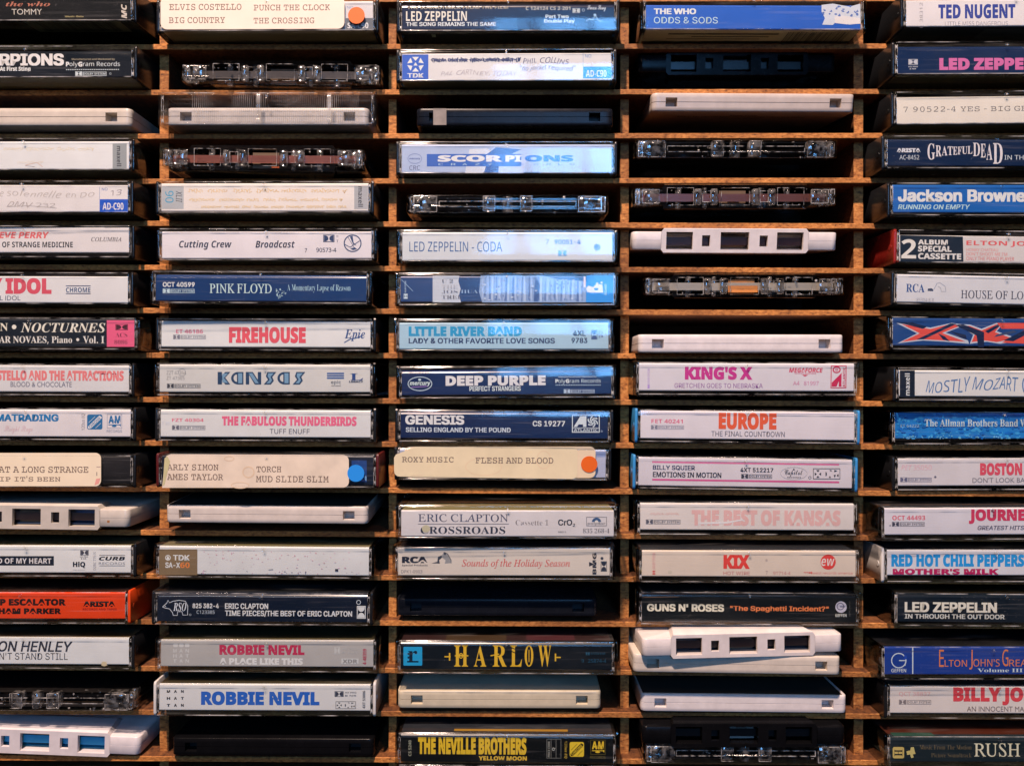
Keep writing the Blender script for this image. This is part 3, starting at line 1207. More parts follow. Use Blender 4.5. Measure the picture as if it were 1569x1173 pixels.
def head_shell():
    mb = MB()
    xs = [-47.6, -36, 36, 47.6]
    lv = [(-HT, .55), (-HT + .16, .2), (-HT + .45, 0.0), (-.1, 0), (-.04, .14), (.06, .14), (.12, 0), (HT - .45, 0), (HT - .16, .2), (HT, .55)]
    rings = [[(x, y, z) for x, y in outline(i, xs)] for z, i in lv]
    mb.loft(rings, 0, True, lambda k, i: i == 1)
    # the front block: a plate pierced by five openings
    zs = [-5.75, -4.2, -2.65, 2.65, 4.2, 5.75]
    cols = [-36.0]
    for a, b, _ in HEAD_HOLES:
        cols += [a, b]
    cols.append(36.0)
    holes = {2 * i + 1: hz for i, (_, _, hz) in enumerate(HEAD_HOLES)}

    def X(x, z):
        return math.copysign(35.0 if abs(z) > 5 else 36.2, x) if abs(x) == 36.0 else x
    for ci in range(len(cols) - 1):
        for ri in range(len(zs) - 1):
            if ci in holes:
                zm = (zs[ri] + zs[ri + 1]) / 2
                if abs(zm) < holes[ci]:
                    continue
            a, b, c, d = cols[ci], cols[ci + 1], zs[ri], zs[ri + 1]
            mb.add([(X(a, c), 0, c), (X(b, c), 0, c), (X(b, d), 0, d), (X(a, d), 0, d)], [(0, 1, 2, 3)])
    for a, b, hz in HEAD_HOLES:
        hole_box(mb, a, b, -hz, hz, 0, 1.6, 0)
    for s in (-1, 1):
        z1, z2, z3 = s * 5.75, s * 6.0, s * 4.3
        q = [(-35.0, 0, z1), (35.0, 0, z1), (34.8, .3, z2), (-34.8, .3, z2), (32.0, 14.5, z2), (-32.0, 14.5, z2), (33.5, 16.5, z3), (-33.5, 16.5, z3), (36.2, 0, s * 4.2), (-36.2, 0, s * 4.2)]
        mb.add(q, [(0, 1, 2, 3), (3, 2, 4, 5), (5, 4, 6, 7), (1, 8, 6, 4, 2), (9, 0, 3, 5, 7)])
        # guide holes through the block
    return mb


def sparkle(mb, rnd, mi, n=46):
    """Small random beads and slips added inside a clear shell to imitate glints."""
    for _ in range(n):
        s = rnd.choice((-1, 1))
        zone = rnd.random()
        x = s * (rnd.uniform(44, 49) if zone < .5 else rnd.uniform(8, 21) if zone < .8 else rnd.uniform(22, 43))
        y = rnd.uniform(.4, 6)
        z = rnd.uniform(-3.9, 3.9) if zone < .8 else rnd.choice((-1, 1)) * rnd.uniform(3.3, 4.0)
        if rnd.random() < .5:
            a, b = rnd.uniform(.12, .9), rnd.uniform(.07, .22)
            if rnd.random() < .5:
                a, b = b, a
            mb.box(x - a, x + a, y, y + .3, z - b, z + b, mi, bev=.05)
        else:
            mb.cyl((x, y, z - .3), rnd.choice('yzx'), rnd.uniform(.2, .7), rnd.uniform(.3, .8), 10, mi, bev=.06)


def place_tape(c, zc, w_mm):
    """A tape lies on its shelf; how far it stands out follows from where its front shows in the photograph."""
    def off(p):
        k = c['w'] * (D - p) / FPX / w_mm
        X, Z = px_mm(c['cx'], c['cy'], D - p)
        row = min(range(len(SHELF)), key=lambda i: (shelf_top(i, X) > Z, Z - shelf_top(i, X)))
        return Z - (HT if c.get('flat') else 6.0) * k - shelf_top(row, X) - .1
    p, pitch = c['p'], c.get('pitch')
    if pitch is None and not c.get('on_top'):
        p = min((2 + .25 * i for i in range(65)), key=lambda q: abs(off(q)) * 8 + abs(q - p) * .6)
        pitch = math.degrees(math.atan(max(0, off(p)) / 60.0))
    if not c.get('on_top') and (off(p) < -.3 or off(p) > 2.5):
        WARN.append((c['label'][:50], 'p', p, 'off', round(off(p), 2)))
    k = c['w'] * (D - p) / FPX / w_mm
    c['p_used'] = p
    return place(c['cx'], c['cy'], p, c.get('tilt', 0), k, 0, pitch or 0, c.get('yaw', 0))


SHELLS = {}


def shell_mat(c):
    if c.get('clear'):
        return CLEARSHELL
    if max(c['col']) < .03:
        return m_plastic('cassette_shell', c['col'], rough=.24, grime=.3, bump=.03, spec=.14)
    return m_plastic('cassette_shell', c['col'], rough=c.get('rough', 0.34), grime=c.get('grime', 0.20), bump=0.06)


def post(mb, x, y, r=1.6, mi=0, z=3.9):
    mb.cyl((x, y, -z), 'z', r, 2 * z, 14, mi, bev=.25)


def build_tape(c):
    kind = c['kind']
    w_mm = 2 * HW
    root = thing('cassette_tape', c['label'], 'cassette', place_tape(c, 0, w_mm), G_TAPE)
    sm = shell_mat(c)
    clear = c.get('clear')
    rnd = random.Random(int(c['cx'] * 7 + c['cy']))
    if kind == 'back':
        mb = back_shell([sm], floor=1, block=not c.get('flat'))
        floor_m = CLEARSHELL if clear else m_plastic('tab_floor', tuple(v * .75 for v in c['col']), rough=.5)
        if clear:
            # moulded inner walls, posts and screw bosses seen through the shell
            for s in (-1, 1):
                mb.box(s * 40.7 - 5.6, s * 40.7 + 5.6, .6, 6.6, -3.9, 3.9, 3, bev=.5)
                post(mb, s * 46.8, 3.4, 1.9, 3)
                post(mb, s * 46.4, 7.6, 1.5, 3)
                mb.box(s * 47.6 - .4, s * 47.6 + .4, 1, 10, -3.8, 3.8, 3, bev=.2)
                mb.box(s * 9.2 - 2.9, s * 9.2 + 2.9, .8, 5, -3.4, 4.1, 3, bev=.6)
            post(mb, 0, 3.6, 2.6, 3)
            mb.box(-34, 34, 1.6, 2.0, -.9, -.6, 0)
            mb.box(-34, 34, 1.6, 2.0, 1.2, 1.5, 0)
            edge_frame(mb, -34, 34, -1.2, 1.5, 1.4, 2, .16)
            for s in (-1, 1):
                edge_frame(mb, s * 40.7 - 5.6, s * 40.7 + 5.6, -3.9, 3.7, .5, 2, .10)
                edge_frame(mb, s * 9.2 - 2.9, s * 9.2 + 2.9, -3.4, 3.9, .7, 2, .11)
                edge_frame(mb, s * 47.4 - .9, s * 47.4 + .9, -3.6, 3.6, .9, 2, .14)
        if clear:
            sparkle(mb, rnd, 2, 30)
            sparkle(mb, rnd, 3, 40)
        mb.build('shell', [sm, floor_m, GLINT, GLASSY], root, 80 if clear else 40)
        if clear:
            d = MB()
            for s in (-1, 1):
                d.cyl((s * 21.2, 30, -2.6), 'z', 10.8, 5.2, 40, 0)
                d.build('tape_reel', [m_plastic('oxide_tape', (0.030, 0.016, 0.012), rough=.35)], root)
                d = MB()
            sheet = MB()
            sheet.box(-46, 46, 3.4, 60, 3.55, 3.65)
            sheet.box(-46, 46, 3.4, 60, -3.65, -3.55)
            sheet.build('slip_sheet', [m_plastic('dark_liner', (0.014, 0.013, 0.013), rough=.4)], root)
    else:
        mb = head_shell()
        if clear:
            for s in (-1, 1):
                post(mb, s * 44.4, 5.2, 1.5, 2)
                post(mb, s * 47.3, 2.8, 1.6, 2)
                mb.box(s * 48.2 - .4, s * 48.2 + .4, 1.2, 9, -3.8, 3.8, 2, bev=.2)
                mb.box(s * 40.8 - 3.4, s * 40.8 + 3.4, .7, 1.5, -3.6, 3.6, 2, bev=.35)
                for q in (10.2, 18.2):
                    mb.box(s * q - 1.7, s * q + 1.7, .3, 3.0, -4.0, 3.9, 2, bev=.45)
                post(mb, s * 27, 5.5, 1.5, 2, z=5.2)
                post(mb, s * 14, 5.0, 1.2, 2, z=5.0)
                edge_frame(mb, s * 48.0 - .9, s * 48.0 + .9, -3.4, 3.6, .8, 1, .15)
                edge_frame(mb, s * 41.5 - 4.2, s * 41.5 + 4.2, -3.2, 3.4, .3, 1, .10)
            for a_, b_, h_ in HEAD_HOLES:
                edge_frame(mb, a_, b_, -h_, h_, 0, 1, rnd.uniform(.04, .09))
        if clear:
            sparkle(mb, rnd, 1, 36)
            sparkle(mb, rnd, 2, 60)
        mb.build('shell', [sm, GLINT, GLASSY], root, 80 if clear else 40)
        tp = MB()
        tp.box(-45.5, 45.5, 3.3, 3.36, -1.9, 1.9)
        tp.build('tape_ribbon', [m_plastic('tape_ribbon', c.get('tape', (0.055, 0.026, 0.020)), rough=.3)], root)
        for s in (-1, 1):
            rl = MB()
            rl.cyl((s * 43.0, 7.6, -3.2), 'z', 4.0, 6.4, 24, 0, bev=.4)
            rl.build('guide_roller', [CLEARSHELL if clear else m_plastic('roller', (.6, .58, .55))], root)
        pd = MB()
        pd.box(-2.6, 2.6, 3.7, 5.4, -1.7, 1.7, 0)
        pd.box(-6.6, 6.6, 5.5, 5.7, -3.9, 3.9, 0)
        pd.build('pressure_pad', [m_plastic('felt_pad', c.get('pad', (0.20, 0.13, 0.08)), rough=.8)], root)
        if clear or c.get('liner'):
            sh = MB()
            y_ = 11 if clear else 3.9
            sh.box(-46, 46, y_, 60, 3.55, 3.65)
            sh.box(-46, 46, y_, 60, -3.65, -3.55)
            if not clear:
                sh.box(-36, 36, 9.5, 9.7, -3.5, 3.5)  # added back wall, reflects light to brighten the openings
            sh.build('slip_sheet', [m_plastic('liner', c.get('liner', (0.014, 0.013, 0.013)), rough=.4)], root)
            for s in (-1, 1):
                d = MB()
                d.cyl((s * 21.2, 33, -2.6), 'z', 11 + s * 4, 5.2, 40, 0)
                d.build('tape_reel', [m_plastic('oxide_tape', (0.030, 0.016, 0.012), rough=.35)], root)
        if c.get('dh'):
            for x in (-26.5, -14, 14, 26.5):
                dh = MB()
                dh.cyl((x, 5.6, -6.03), 'z', 1.9 if abs(x) > 20 else 1.6, .03, 16)
                dh.build('guide_hole', [m_plastic('guide_hole', c['dh'], rough=.5)], root)  # pale disc: light through the hole is put into its colour
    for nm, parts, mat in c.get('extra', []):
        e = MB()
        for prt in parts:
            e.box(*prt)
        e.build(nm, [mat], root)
    if c.get('print'):
        # lettering printed on the underside of the shell
        for (s, u0, u1, v0, v1, st, col) in c['print']:
            pass
        e = MB()
        for (s, u0, u1, v0, v1, st, col) in c['print']:
            vs_, fs_ = GLYPHS[(st, s)]
            ax0, ax1 = min(q[0] for q in vs_), max(q[0] for q in vs_)
            ay0, ay1 = min(q[1] for q in vs_), max(q[1] for q in vs_)
            e.add([(u0 + (x - ax0) / (ax1 - ax0) * (u1 - u0), v1 + (y - ay0) / (ay1 - ay0) * (v0 - v1), -HT - .04) for x, y in vs_], fs_, 0)
        e.build('side_print', [m_plastic('side_print', ink(*c['print'][0][6]))], root)
    return root


# ------------------------------------------------------------------ what stands where
W1 = (226, 207, 205)      # white card under the spot
W2 = (222, 208, 214)
NAVY = (22, 40, 82)
BLK = (16, 18, 22)
CREAM = (232, 196, 168)
KB, KF = (38, 62, 92), (118, 146, 172)
INK = (30, 32, 42)
TYPE = (120, 92, 80)
CASES, TAPES = [], []


def xy(cr, x0, y0, x1, y1):
    return cbox(cr, (x0, y0, x1, y1))


def case(row, label, ins, p, col, cr, ops, **kw):
    CASES.append(dict(row=row, label=label, ins=ins, p=p, col=col, cr=cr, ops=ops, **kw))


def left_col(right, y0, y1):          # first column: only the right end is in the frame
    return (right - 319.0, y0, right, y1)


def right_col(left, y0, y1):
    return (left, y0, left + 330.0, y1)


# ---------------------------------------------------------------- first column
case(0, 'black case with gold squiggle and pink script, pale barcode on its underside, top left corner', left_col(200.5, -14, 30.6), 20, (26, 26, 26), 'A0', [
    T('the who', 50, 17, 447, 58, 'sbi', (190, 112, 92)), T('TOMMY', 102, 80, 372, 130, 'p', (205, 185, 172)),
    T('MC', 1080, 40, 1130, 165, 'nhi', (215, 190, 175), 90), SCR(575, 135, 765, 160, (170, 145, 100), 1, 6, seed=5)], tray='black', coat=.7, gloss=.2,
    under=[(-3, 45, 2.5, 15.5, (150, 138, 105))] + [(1 + a * 40, 1 + b * 40, 3.2, 14.5, (28, 28, 26)) for a, b in BAR(1)], bot=(30, 30, 28))
case(1, 'black case printed with heavy white capitals and a dotted line under the maker name', left_col(201.7, 78.5, 120.5), 13, (20, 26, 34), 'A0', [
    T('SCORPIONS', -330, 490, 570, 598, 'hx', (226, 208, 204)), T('Love At First Sting', -110, 605, 272, 655, 'nh', (222, 208, 205)),
    T('Manufactured and Marketed by', 640, 532, 1025, 552, 'nb', (160, 140, 120)), T('PolyGram Records', 588, 562, 1070, 615, 'n', (214, 205, 205)),
    T('P', 588, 564, 618, 605, 'nh', (224, 212, 210)), T('G', 698, 564, 735, 607, 'nh', (224, 212, 210)),
    [R(590 + i * 16.5, 629, 599 + i * 16.5, 638, (200, 195, 195)) for i in range(29)], DOL(672, 650, 965, 690, (205, 200, 200)), EL(985, 670, 9, 10, (190, 185, 185), 2.5)],
    tray='black', coat=.7, gloss=.2, bot=(120, 105, 75))
case(3, 'white blank-tape case at the left edge with grey end block and faded orange notes', left_col(198, 216.5, 259.5), 14, W2, 'A1', [
    R(1005, 236, 1130, 458, (150, 145, 146)), T('maxell', 1042, 256, 1083, 437, 'nb', (52, 50, 56), -90),
    SCR(30, 250, 835, 312, (228, 196, 160), 1, 5, seed=11), SCR(150, 375, 380, 430, (224, 198, 178), 1, 5, seed=12), LN([(225, 425), (330, 402), (380, 440)], 5, (214, 170, 150)), LN([(228, 430), (310, 440)], 3, (120, 100, 100))],
    tray='clear', bot=(100, 92, 74))
case(4, 'white blank-tape case with pencil handwriting and a small blue corner block at the left edge', left_col(195.3, 284, 325.4), 12, W1, 'A1', [
    LN([(886, 622), (884, 732)], 4, (150, 150, 175)), T('NO', 905, 630, 955, 655, 'n', (80, 100, 160)), R(885, 732, 1136, 846, (22, 78, 178)), T('AD-C90', 912, 763, 1097, 826, 'nb', (232, 222, 226)),
    T('13', 985, 645, 1080, 700, 'hw', (140, 120, 125)), T('Messe solennelle en Do', -250, 655, 840, 722, 'hw', (188, 168, 162)), T('DMV 232', 62, 752, 490, 806, 'hw', (176, 155, 150)),
    LN([(60, 800), (250, 790), (505, 812)], 4, (180, 160, 155))], tray='black', bot=(60, 56, 48))
case(5, 'white case at the left edge with pink slanted heading above black capitals', left_col(198, 348, 387), 9, W1, 'A1', [
    T('STEVE PERRY', -108, 1018, 440, 1076, 'nhi', (224, 104, 104)), T('FOR THE LOVE OF STRANGE MEDICINE', -385, 1106, 650, 1156, 'nb', (36, 38, 48)),
    T('COLUMBIA', 815, 1067, 1085, 1105, 'si', (86, 74, 76))], tray='black', tilt=.15)
case(6, 'white case at the left edge with large red capitals and the framed word CHROME', left_col(195.3, 423, 463.8), 10, W2, 'A2', [
    T('BILLY IDOL', -440, 325, 458, 467, 'nx', (210, 76, 92)), T('VITAL IDOL', -130, 482, 182, 524, 'p', (82, 84, 110)),
    T('CHROME', 586, 409, 804, 452, 'nb', (50, 74, 112)), R(585, 391, 805, 398, (40, 50, 90)), R(585, 459, 805, 466, (40, 50, 90))], tray='black', tilt=.1)
case(7, 'dark navy case with cream serif lettering and a bright pink block at its right end', left_col(205.6, 488.7, 531), 12, (18, 26, 36), 'A2', [
    T('CHOPIN', -330, 724, 72, 795, 'sb', (232, 208, 188)), EL(127, 760, 20, 20, (232, 210, 195)), T('NOCTURNES', 185, 723, 935, 808, 'sbi', (232, 210, 192)),
    T('GUIOMAR NOVAES, Piano', -270, 842, 640, 912, 'sb', (228, 212, 200)), EL(690, 872, 14, 14, (228, 212, 200)), T('Vol. I', 736, 842, 925, 905, 'sb', (228, 212, 200)), R(948, 700, 1192, 936, (232, 88, 122)),
    DD(1025, 735, 1135, 788, (70, 28, 40)), T('ACS', 1025, 813, 1130, 850, 'su', (60, 26, 36)), T('8086', 1015, 876, 1130, 911, 'su', (52, 24, 34))], tray='clear', tilt=.1)
case(8, 'white case at the left edge with pale red condensed capitals above thin grey capitals', left_col(197, 559, 600), 9, W2, 'A3', [
    T('ELVIS COSTELLO AND THE ATTRACTIONS', -340, 158, 1100, 250, 'nx', (226, 118, 118)), T('BLOOD & CHOCOLATE', 95, 260, 638, 306, 'p', (96, 90, 112)),
    SPK(820, 185, 1040, 192, (140, 70, 80), 9, 9)], tray='black', tilt=.25)
case(9, 'white case at the left edge with heavy blue capitals and two square blue logos', left_col(199.6, 627, 668.7), 9, W1, 'A3', [
    T('JOAN ARMATRADING', -440, 546, 522, 611, 'hx', (40, 112, 164)), T('Sleight Stage', 40, 650, 290, 722, 'sc', (220, 178, 180)),
    T('120us EQ', 725, 542, 760, 690, 'ni', (120, 110, 118), 90), CHR(775, 550, 911, 683, (30, 100, 150), (228, 212, 212)), AMR(952, 548, 1085, 710, (30, 100, 150), (130, 130, 150))],
    tray='black', tilt=.2)
case(10, 'black case mostly covered by a cream typewritten label, left edge below the blue-logo case', left_col(199.6, 698.3, 741), 12, (11, 13, 16), 'X4', [], tray='black', tilt=.15, stickers=[
    dict(name='title_sticker', box=(-118, 693, 157.4, 744), r=9, col=CREAM, cr='X4', grime=.06, ops=[
        T('WHAT A LONG STRANGE', -104, 203, 832, 262, 'm', TYPE), T("TRIP IT'S BEEN", -100, 292, 575, 342, 'm', TYPE), PL([(905, 318), (944, 312), (930, 362), (890, 378)], (222, 140, 128)), R(908, 205, 945, 211, (170, 130, 120)), R(908, 255, 914, 290, (110, 85, 80))])])
case(12, 'white case at the left edge with white words on a black bar', left_col(200.5, 835, 877), 10, W2, 'A4', [
    R(-700, 182, 480, 266, (26, 32, 46)), T('D OF MY HEART', -18, 201, 457, 249, 'nb', (228, 218, 220)), DD(715, 128, 790, 176, (70, 66, 78)), T('HX PRO', 712, 183, 785, 194, 'nb', (90, 84, 92)), T('B NR', 722, 200, 770, 210, 'nb', (80, 76, 84)),
    T('HiQ', 650, 231, 762, 288, 'nh', (36, 38, 50)), T('HIGH QUALITY', 652, 302, 762, 311, 'n', (110, 104, 114)), T('D2BC 77515', 832, 145, 856, 305, 'n', (140, 130, 140), 90),
    R(885, 173, 1115, 178, (70, 68, 80)), T('CURB', 882, 187, 1115, 220, 'nhi', (34, 36, 48)), T('RECORDS', 880, 236, 1115, 258, 'pt', (120, 114, 124)), R(885, 266, 1115, 270, (90, 86, 98))], tray='black', tilt=.1, top=(150, 130, 90))
case(13, 'bright orange-red case with black capitals and orange end walls', left_col(192, 907, 947.7), 12, (236, 62, 22), 'A4', [
    T('THE UP ESCALATOR', -265, 562, 588, 622, 'nx', (40, 18, 18)), T('GRAHAM PARKER', -195, 645, 547, 698, 'nx', (36, 16, 16)), T('ARISTA', 742, 583, 1027, 633, 'nx', (30, 18, 18)), T('RECORDS AND TAPES', 738, 645, 1040, 663, 'nb', (140, 22, 26))],
    tray='orange', top=(90, 40, 28), bot=(150, 60, 50))
case(14, 'white case near the bottom left with slanted dark capitals above plain ones', left_col(198, 975.7, 1017), 12, W2, 'A4', [
    T('DON HENLEY', -105, 938, 648, 1033, 'hbi', (42, 44, 58)), T("I CAN'T STAND STILL", -165, 1043, 605, 1104, 'h', (36, 38, 52)), T('I', 905, 1118, 960, 1155, 'n', (226, 196, 170)), EL(930, 1140, 26, 20, (214, 184, 150))],
    tray='black', tilt=.15, top=(120, 92, 62))
# ---------------------------------------------------------------- second column
case(0, 'case with cream typewritten label and orange dot at the top of second column', (248, 2, 571.6, 47), 11, (205, 190, 192), 'b', [
    R(548, 112, 712, 182, (92, 92, 100)), T('SA-C90', 558, 139, 683, 173, 'nb', (225, 215, 215)), T('NO', 555, 40, 592, 55, 'n', (120, 130, 170))], tray='black', bot=(140, 118, 84), stickers=[
    dict(name='title_sticker', box=(246.8, -3, 529.4, 46.8), r=10, col=(230, 196, 178), cr='a', grime=.06, ops=[
        T('ELVIS COSTELLO', 1017, 31, 1452, 69, 'm', TYPE), T('BIG COUNTRY', 1015, 110, 1353, 147, 'm', TYPE), T('PUNCH THE CLOCK', 0, 37, 458, 73, 'm', TYPE, cr='b'), T('THE CROSSING', 0, 115, 365, 151, 'm', TYPE, cr='b')]),
    dict(name='dot_sticker', box=(535, 13.8, 560.5, 39.3), r=12.7, col=(252, 94, 20), lift=.1, grime=.04)])
case(4, 'white blank-tape case with grey blocks at both ends, blue 90 and faded orange writing', (247, 280.6, 564.4, 323.8), 14, (226, 204, 198), 'B1', [
    R(75, 64, 217, 212, (176, 168, 170)), R(1327, 64, 1416, 214, (170, 160, 162)), T('90', 98, 95, 151, 172, 'n', (40, 140, 175), -90), T('XLII', 167, 95, 206, 170, 'ni', (70, 66, 70), -90), T('maxell', 1352, 68, 1384, 200, 'nb', (54, 52, 56), -90),
    SCR(245, 72, 1275, 118, (232, 178, 118), 1, 4.5, seed=21), SCR(255, 134, 1250, 172, (234, 184, 128), 1, 4.5, seed=22), SCR(330, 184, 1275, 214, (234, 184, 130), 1, 4.5, seed=23)], tray='black', bot=(100, 92, 70))
case(5, 'white case with dark slanted lettering, number 90573-4 and a round rider emblem', (248.4, 354.4, 569, 396.2), 11, W1, 'B1', [
    T('Cutting Crew', 188, 417, 530, 478, 'nbi', (34, 42, 66)), T('Broadcast', 685, 417, 940, 465, 'nbi', (34, 42, 66)), T('7', 1005, 468, 1019, 495, 'nm', (40, 46, 70)), T('90573-4', 1080, 465, 1210, 493, 'nm', (40, 46, 70)),
    DD(1125, 380, 1198, 428, (36, 52, 88)), EL(1217, 390, 6, 6, (120, 110, 120), 2), T('T', 1212, 414, 1222, 430, 'nb', (80, 80, 100)), EL(1316, 436, 58, 57, (36, 56, 96), 7), LN([(1262, 442), (1300, 462), (1362, 420)], 5, (40, 60, 98)), LN([(1285, 395), (1330, 470)], 3, (40, 60, 98)),
    PL([(1298, 392), (1316, 388), (1322, 430), (1342, 452), (1318, 440)], (40, 60, 98)), PL([(1300, 470), (1330, 462), (1345, 474), (1318, 480)], (40, 60, 98))], tray='clear', bot=(110, 100, 72))
case(6, 'deep blue case with white serif capitals and number OCT 40599', (239, 420.5, 561.3, 461.5), 16, (20, 52, 98), 'B1', [
    T('OCT 40599', 83, 688, 290, 719, 'hb', (220, 214, 220)), DOL(83, 730, 300, 760, (190, 200, 220)), T('PINK FLOYD', 387, 698, 790, 760, 'sv', (196, 208, 226)), T('A Momentary Lapse of Reason', 890, 702, 1302, 756, 'su', (170, 194, 222)),
    SPK(820, 725, 885, 795, (180, 200, 210), 26, 5, seed=8)], tray='clear', tilt=.25, coat=.6, gloss=.25, bot=(60, 58, 48))
case(7, 'white case with one wide red condensed title and a blue script logo', (247, 491.8, 567.7, 531.9), 10, W2, 'B2', [
    T('ET 46186', 167, 103, 342, 130, 'nx', (214, 106, 130)), DOL(148, 138, 372, 167, (120, 112, 124)), T('FIREHOUSE', 512, 88, 1012, 193, 'nx', (226, 80, 92)),
    T('Epic', 1265, 103, 1398, 180, 'sbi', (44, 72, 124)), LN([(1262, 190), (1300, 168), (1340, 160), (1392, 140)], 6, (44, 72, 124))], tray='black', tilt=.2, bot=(150, 138, 120))
case(8, 'beige card case with blocky blue-grey title letters and two small blue logos', (245.3, 558.5, 566.8, 600.7), 10, (206, 192, 188), 'B2', [
    T('Z2T 47364', 110, 373, 235, 398, 'nt', (70, 66, 74)), T('ZT 47365', 110, 409, 225, 431, 'nt', (70, 66, 74)), EL(210, 384, 24, 24, (110, 104, 110), 2), DOL(112, 456, 340, 485, (60, 58, 66)),
    [T('K', 440, 380, 522, 461, 'nx', KB), PL([(470, 392), (508, 388), (480, 420), (508, 452), (470, 448)], KF)],
    [[PL([(a + 46, 380), (a + 46, 461)] + [(a + 46 - 46 * math.sin(math.radians(t)), 420.5 + 40.5 * math.cos(math.radians(t))) for t in range(0, 181, 15)], KB), PL([(a + 40, 396), (a + 40, 445)] + [(a + 40 - 24 * math.sin(math.radians(t)), 420.5 + 24.5 * math.cos(math.radians(t))) for t in range(0, 181, 20)], (206, 192, 188)), R(a + 38, 380, a + 80, 461, KB), R(a + 46, 388, a + 72, 453, KF)] for a in (527, 827)],
    [PL([(622, 380), (668, 380), (700, 430), (700, 380), (722, 380), (722, 461), (680, 461), (644, 400), (644, 461), (622, 461)], KB), PL([(640, 388), (664, 388), (706, 453), (684, 453)], KF)],
    [[PL([(a + 24, 380), (a + 82, 380), (a + 56, 412), (a + 66, 436), (a + 46, 461), (a, 461), (a + 28, 430), (a + 14, 408)], KB), PL([(a + 30, 388), (a + 66, 388), (a + 44, 412), (a + 54, 434), (a + 42, 453), (a + 18, 453), (a + 40, 430), (a + 26, 408)], KF)] for a in (738, 926)],
    [('rr', (1148, 385 + i * 15, 1260, 394 + i * 15), 4, (48, 82, 140), None) for i in range(3)], T('epic', 1175, 434, 1238, 464, 'p', (90, 92, 100)), T('RECORDS', 1178, 467, 1238, 473, 'nb', (80, 80, 90)),
    T('L', 1300, 390, 1382, 434, 'sb', (34, 60, 118)), T('LEGACY', 1292, 437, 1384, 449, 'nh', (34, 44, 74))], tray='clear', tilt=.1, bot=(150, 140, 125))
case(9, 'white case with pink hand-cut capitals and number FZT 40304', (246.5, 628, 567.7, 669.8), 10, W2, 'B2', [
    T('FZT 40304', 143, 681, 348, 703, 'nh', (222, 108, 128)), DOL(143, 726, 370, 756, (100, 94, 106)), T('THE FABULOUS THUNDERBIRDS', 467, 668, 1342, 730, 'nx', (230, 98, 128)), T('TUFF ENUFF', 778, 750, 1037, 782, 'h', (70, 64, 84)),
    T('F 25', 80, 705, 130, 722, 'n', (205, 195, 205))], tray='black', tilt=.25, bot=(140, 130, 115))
case(10, 'dark red case with cream typewritten label and a blue dot at its right end', (248, 697, 572, 744), 12, (18, 24, 40), 'B3', [
    R(1310, 104, 1408, 246, (28, 62, 120)), PL([(1380, 210), (1405, 208), (1405, 240)], (150, 180, 215))], tray='maroon', tilt=.2, stickers=[
    dict(name='title_sticker', box=(252, 695, 536, 746), r=9, col=(226, 192, 170), cr='B3', grime=.16, pts=[(263, 694.8)] + arc(527, 705, 9, -90, 0, 6) + arc(527, 737, 9, 0, 90, 6) + [(249.5, 746.5), (249.8, 741), (254, 704), (257, 697)], ops=[
        T('ARLY SIMON', 116, 128, 450, 168, 'm', TYPE), T('AMES TAYLOR', 115, 191, 480, 232, 'm', TYPE), T('TORCH', 697, 141, 858, 180, 'm', TYPE), T('MUD SLIDE SLIM', 693, 204, 1167, 246, 'm', TYPE), PL([(100, 90), (118, 75), (136, 110), (98, 262), (86, 270)], (196, 172, 128)), EL(645, 180, 40, 38, (222, 180, 150), 8), EL(520, 92, 34, 18, (220, 180, 152), 7), EL(590, 265, 60, 22, (222, 182, 152), 6)]),
    dict(name='dot_sticker', box=(533.8, 711, 559.6, 737), r=12.9, col=(30, 128, 220), lift=.1, grime=.04)])
case(12, 'white blank-tape case with a grey-brown end block and tiny pink specks', (244.6, 837, 565, 880.5), 11, W2, 'B3', [
    R(60, 682, 308, 850, (128, 100, 74)), T('TDK', 150, 719, 257, 754, 'hb', (220, 208, 206)), EL(117, 737, 18, 18, (214, 202, 200), 5), PL([(117, 722), (129, 748), (105, 748)], (214, 202, 200)), T('SA-X', 100, 767, 195, 803, 'hb', (216, 204, 202)), T('60', 197, 767, 258, 803, 'nb', (226, 120, 60)),
    SPK(340, 690, 1300, 760, (214, 160, 166), 46, 5, seed=31), SPK(340, 765, 1390, 842, (200, 150, 160), 34, 4.5, seed=32), SPK(300, 815, 1390, 842, (90, 70, 90), 16, 4, seed=33), R(1202, 810, 1222, 826, (50, 44, 60)), LN([(770, 815), (800, 812)], 3, (90, 80, 90))], tray='clear', tilt=.5, top=(150, 130, 90), bot=(160, 148, 140))
case(13, 'navy-black case with a white outlined bear and number 825 382-4', (241.8, 909, 562.5, 952.5), 14, (18, 26, 42), 'B4', [
    LN([(82, 165), (110, 140), (118, 122), (128, 138), (150, 128), (190, 122), (230, 128), (246, 160), (244, 218), (214, 218), (208, 195), (180, 196), (178, 220), (152, 220), (146, 200), (128, 178), (100, 172), (82, 165)], 4, (208, 200, 205)),
    T('RSO', 152, 138, 236, 192, 'sbi', (208, 200, 205)), EL(262, 216, 7, 7, (190, 185, 190), 2), EL(100, 160, 4, 3, (208, 200, 205)),
    T('825 382-4', 277, 143, 447, 174, 'hb', (222, 214, 216)), T('C123385', 303, 188, 420, 210, 'n', (190, 186, 192)), T('ERIC CLAPTON', 487, 143, 767, 179, 'hb', (222, 216, 220)), T('TIME PIECES/THE BEST OF ERIC CLAPTON', 487, 190, 1312, 231, 'hb', (222, 216, 220)),
    EL(1354, 137, 15, 15, (205, 200, 205), 4), DD(1343, 160, 1400, 243, (220, 214, 216), vert=True), LN([(60, 97), (300, 95), (700, 100), (1420, 104)], 3, (150, 150, 160))], tray='black', tilt=.45, coat=.7, gloss=.22)
